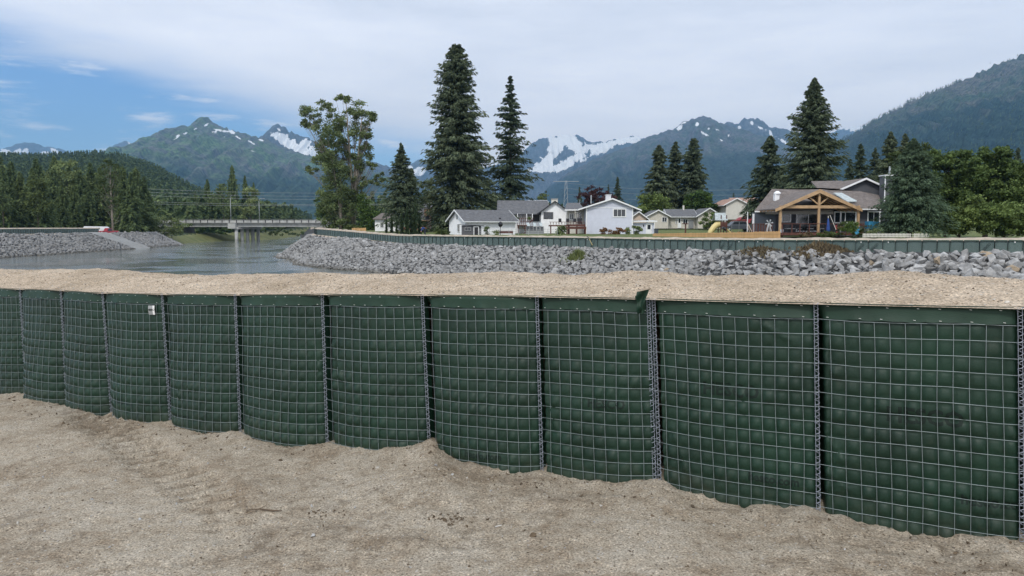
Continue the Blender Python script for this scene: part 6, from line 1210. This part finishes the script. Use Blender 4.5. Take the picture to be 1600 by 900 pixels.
# wire fence on posts beside the garage
f = thing('wire_fence', 'thin wire fence on posts along the yard of the ranch house', 'fence', P(770, 368, 114))
for k in range(9): MB().tube([(k*1.5-2, 0, -.1), (k*1.5-2, 0, 1.0)], .03, 5).build('fence_post', M['steel'], f)
for z_ in (.3, .6, .95): MB().tube([(-2, 0, z_), (10, 0, z_)], .012, 4).build('wire', M['steel'], f)
c = thing('satellite_dish', 'dark satellite dish on a pole in front of the white garage', 'dish', P(782, 368, 116)); MB().tube([(0, 0, 0), (0, 0, 1.5)], .05, 6).build('pole', M['dark'], c); MB().tube([(0, -.1, 1.75), (.03, -.05, 1.75), (.08, .08, 1.75)], [.42, .36, .05], 16).build('dish', M['dark'], c, True); MB().bar((0, -.05, 1.6), (.32, -.5, 1.6), .04).build('feed_arm', M['dark'], c)
c = thing('garden_bench', 'long low brown garden bench under the garage wall', 'bench', P(788, 368, 117.5)); box('seat', M['redwood'], c, -1.4, 1.4, -.25, .25, .35, .42); box('leg', M['redwood'], c, -1.3, -1.2, -.2, .2, 0, .348); box('leg', M['redwood'], c, 1.2, 1.3, -.2, .2, 0, .348); box('backrest', M['redwood'], c, -1.4, 1.4, .26, .31, .42, .75)
# play tower
pt = thing('play_tower', 'wooden play tower with blue grey canvas roof and two yellow slides', 'playset', P(1128, 369, 92))
s = 92/F
def pp(px, py): return ((px-1128)*s, (369-py)*s)
for px in (1124, 1132.5):
    for y in (-.6, .6): x, _ = pp(px, 0); box('post', M['redwood'], pt, x-.05, x+.05, y-.05, y+.05, -.2, 2.6)
box('platform', M['redwood'], pt, -.45, .5, -.7, .7, 1.15, 1.25)
for k in range(6): box('wall_board', M['redwood'], pt, -.42+k*.145, -.29+k*.145, -.72, -.69, 1.25, 1.75)
mb = MB(); mb.slab([(-.95, 0, 2.85), (.35, 0, 2.85), (.5, -.75, 1.95), (-1.1, -.75, 1.95)], (0, 0, .05)); mb.build('roof', M['playroof'], pt); MB().slab([(-.95, .02, 2.85), (.35, .02, 2.85), (.5, .8, 1.95), (-1.1, .8, 1.95)], (0, 0, .05)).build('roof', M['playroof'], pt); MB().slab([(.4, -.72, 1.97), (.4, .72, 1.97), (.36, 0, 2.8)], (.05, 0, 0)).build('gable', M['redwood'], pt)
MB().tube([(-.35, -.3, 1.5), (-.75, -.35, 1.45), (-1.15, -.4, 1.1), (-1.55, -.45, .55), (-1.75, -.5, .2), (-1.3, -.55, .08)], [.36, .38, .36, .34, .32, .28], 12, False).build('tube_slide', M['yellow'], pt, True)
MB().slab([(.45, -.4, 1.05), (.9, -.4, .62), (1.25, -.4, .28), (1.7, -.4, .16), (1.7, -.4, .05), (1.2, -.4, .14), (.85, -.4, .46), (.45, -.4, .88)], (0, .5, 0)).build('slide', M['yellow'], pt)
MB().bar((.5, 0, 1.9), (3.2, 0, 1.9), .1).build('swing_beam', M['redwood'], pt)
for a in (-.7, .7): MB().bar((3.0, 0, 1.9), (3.9, a, -.2), .08).build('swing_leg', M['peach'], pt); 
for a in (1.2, 2.1): MB().slab([(a-.2, -.1, .5), (a+.2, -.1, .5), (a+.2, .1, .5), (a-.2, .1, .5)], (0, 0, .04)).build('swing_seat', M['red'], pt); MB().bar((a, 0, .5), (a, 0, 1.9), .02).build('swing_chain', M['steel'], pt)
c = thing('garden_table', 'small wooden bird table on a post on the lawn behind the fence', 'bird table', P(1071, 366, 118)); MB().bar((0, 0, -.1), (0, 0, 1.6), .18).build('post', M['redwood'], c); box('tray', M['redwood'], c, -.55, .4, -.3, .3, 1.6, 1.72)
# ------------------------------------------------------------------ cars
def car(label, loc, rz, paint, Ln=4.5, Wd=1.8, Hc=1.5, pick=False, cat='car', name='parked_car'):
    c = thing(name, label, cat, loc, rz); h2 = Wd/2
    prof = [(-Ln/2, .35), (-Ln/2, .75), (-Ln/2+.15, .88), (-Ln*.30, .95), (-Ln*.16, Hc*.97), (Ln*.0, Hc), (Ln*.22, Hc*.97), (Ln*.38, .98), (Ln/2-.06, .92), (Ln/2, .6), (Ln/2, .35)]
    if pick: prof = [(-Ln/2, .4), (-Ln/2, .95), (-Ln*.22, 1.05), (-Ln*.12, Hc), (Ln*.08, Hc), (Ln*.12, 1.05), (Ln/2, 1.05), (Ln/2, .4)]
    mb = MB(); n = len(prof); rings = [(-h2, 1, 0), (-h2+.0, 1, 1), (h2, 1, 1)]
    V = [(x, -h2+(.16 if z > 1.0 else 0), z) for x, z in prof]+[(x, h2-(.16 if z > 1.0 else 0), z) for x, z in prof]
    mb.add(V, [tuple(range(n)), tuple(range(2*n-1, n-1, -1))]+[((i+1) % n, i, i+n, (i+1) % n+n) for i in range(n)]); mb.build('body', M[paint], c)
    for sd_ in (-1, 1):
        y = sd_*(h2-.055); a = MB(); xs_ = (-Ln*.25, -Ln*.15, Ln*.0, Ln*.20, Ln*.31) if not pick else (-Ln*.18, -Ln*.11, -Ln*.02, Ln*.06, Ln*.09)
        for q0, q1 in ((0, 2), (2, 4)):
            x0_, x1_ = xs_[q0]+.04, xs_[q1]-.04; t0_ = xs_[q0+1] if q0 == 0 else x0_; t1_ = xs_[3] if q1 == 4 else x1_
            MB().slab([(x0_, y, .98), (x1_, y, .98), (t1_, y-sd_*.06, Hc*.92), (t0_, y-sd_*.06, Hc*.92)], (0, sd_*.03, 0)).build('side_window', M['glass'], c)
        for xw in (-Ln*.32, Ln*.30):
            w_ = MB().tube([(xw, sd_*(h2-.2), .33), (xw, sd_*(h2+.01), .33)], .33, 16).build('wheel', M['rubber'], c); MB().tube([(xw, sd_*(h2), .33), (xw, sd_*(h2+.03), .33)], .19, 10).build('rim', M['steel'], w_)
        box('headlight', M['trim'], c, -Ln/2-.02, -Ln/2+.05, sd_*(h2-.35)-.15, sd_*(h2-.35)+.15, .62, .75); box('tail_light', M['red'], c, Ln/2-.05, Ln/2+.02, sd_*(h2-.25)-.12, sd_*(h2-.25)+.12, .7, .85)
    return c
car('red estate car parked beyond the play tower in front of the peach roofed house', P(1162, 351, 152), .1, 'red', 4.8, 1.9, 1.55)
car('dark grey pickup truck parked in front of the red car', P(1152, 361, 128), 0.05, 'greypaint', 5.4, 1.9, 1.7)
car('white car parked beside the dark pickup near the porch deck', P(1187, 361, 130), .1, 'whitepaint', 4.4, 1.8, 1.5)
car('white car driving at the right end of the bridge', P(501, 346.2, 316), 0., 'whitepaint', 4.4, 1.8, 1.5, name='car')
car('red pickup truck parked on the left bank beside the motorhome', P(170, 366, 216), 1.1, 'red', 5.0, 1.9, 1.8, True)
c = thing('motorhome', 'long white motorhome parked on the left bank behind the barrier', 'motorhome', P(152, 364.6, 219.5)); MB().slab([(-3.8, -1, .5), (3.4, -1, .5), (3.6, -1, 1.2), (2.6, -1, 2.0), (-3.2, -1, 2.1), (-3.9, -1, 1.3)], (0, 2.1, 0)).build('body', M['whitepaint'], c)
for x in (-2.4, 2.2): MB().tube([(x, -1.05, .4), (x, -.8, .4)], .4, 12).build('wheel', M['rubber'], c)
box('window', M['glass'], c, -2, -.8, -1.03, -1.001, 1.2, 1.7); box('window', M['glass'], c, .2, 1.4, -1.03, -1.001, 1.2, 1.7)
# strap hanging over the far barrier
c = thing('marking_strap', 'yellow and black strap hanging over the far barrier below the blue grey house', 'strap', P(918, 371.5, 84.2)); MB().bar((-.1, 0, .18), (.22, -.1, -.05), .07).build('strap_end', M['dark'], c); MB().bar((.15, -.1, -.05), (.55, -.12, -.85), .10, .05).build('strap', M['yellow'], c); MB().bar((-.05, -.1, .05), (-.2, -.12, -.9), .03).build('cord', M['dark'], c)
# ------------------------------------------------------------------ the gardener
def skin(name, pts, edges, rad, m, par, root=0):
    me = bpy.data.meshes.new(name); me.from_pydata(pts, edges, []); me.materials.append(m); o = link(name, me, par)
    me.skin_vertices.new() if hasattr(me.skin_vertices, 'new') else None
    sk = o.modifiers.new('Skin', 'SKIN'); sk.use_smooth_shade = True
    for i, v in enumerate(me.skin_vertices[0].data if len(me.skin_vertices) else []): v.radius = (rad[i], rad[i])
    if len(me.skin_vertices): me.skin_vertices[0].data[root].use_root = True
    sb = o.modifiers.new('Sub', 'SUBSURF'); sb.levels = 1; sb.render_levels = 2; return o
pr = thing('person', 'person in blue jacket and dark trousers bending forward in the yard left of the garage', 'person', P(664, 368, 110), math.radians(20))
# pelvis, spine, chest, neck, legs, arms: bent at the hips towards -x
skin('body', [(0, 0, .92), (-.15, 0, 1.08), (-.36, 0, 1.18), (-.50, 0, 1.14), (.03, -.10, .88), (0, -.12, .48), (.05, -.13, .08), (-.12, -.13, .04), (.03, .10, .88), (-.05, .13, .48), (.02, .14, .08), (-.15, .14, .04)],
     [(0, 1), (1, 2), (2, 3), (0, 4), (4, 5), (5, 6), (6, 7), (0, 8), (8, 9), (9, 10), (10, 11)], [.15, .14, .16, .06, .11, .085, .06, .05, .11, .085, .06, .05], M['denim'], pr)
skin('jacket', [(-.05, 0, .98), (-.2, 0, 1.10), (-.38, 0, 1.19), (-.40, -.19, 1.15), (-.46, -.24, .90), (-.58, -.20, .70), (-.40, .19, 1.15), (-.44, .24, .90), (-.54, .20, .68)], [(0, 1), (1, 2), (2, 3), (3, 4), (4, 5), (2, 6), (6, 7), (7, 8)], [.18, .175, .18, .085, .065, .05, .085, .065, .05], M['blue'], pr)
hd = skin('head', [(-.48, 0, 1.15), (-.56, 0, 1.14), (-.65, 0, 1.13)], [(0, 1), (1, 2)], [.06, .085, .09], M['skin'], pr)
skin('hair', [(-.56, 0, 1.19), (-.66, 0, 1.18)], [(0, 1)], [.08, .075], M['hair'], pr)
for s in (-1, 1):
    x, y, z = (-.60, s*.20, .64) if s < 0 else (-.56, s*.20, .62)
    mb = MB(); mb.tube([(x+.02, y, z+.06), (x, y, z), (x-.01, y, z-.05)], [.028, .04, .035], 8)
    for k in range(4): mb.tube([(x-.01+.0, y-.03+k*.02, z-.05), (x-.02, y-.03+k*.02, z-.09-.008*(k in (1, 2))), (x, y-.03+k*.02, z-.125)], [.009, .008, .006], 5)
    mb.tube([(x, y+s*.035, z-.01), (x-.02, y+s*.055, z-.04), (x-.02, y+s*.05, z-.07)], [.011, .010, .007], 5); mb.build('hand', M['skin'], pr, True)
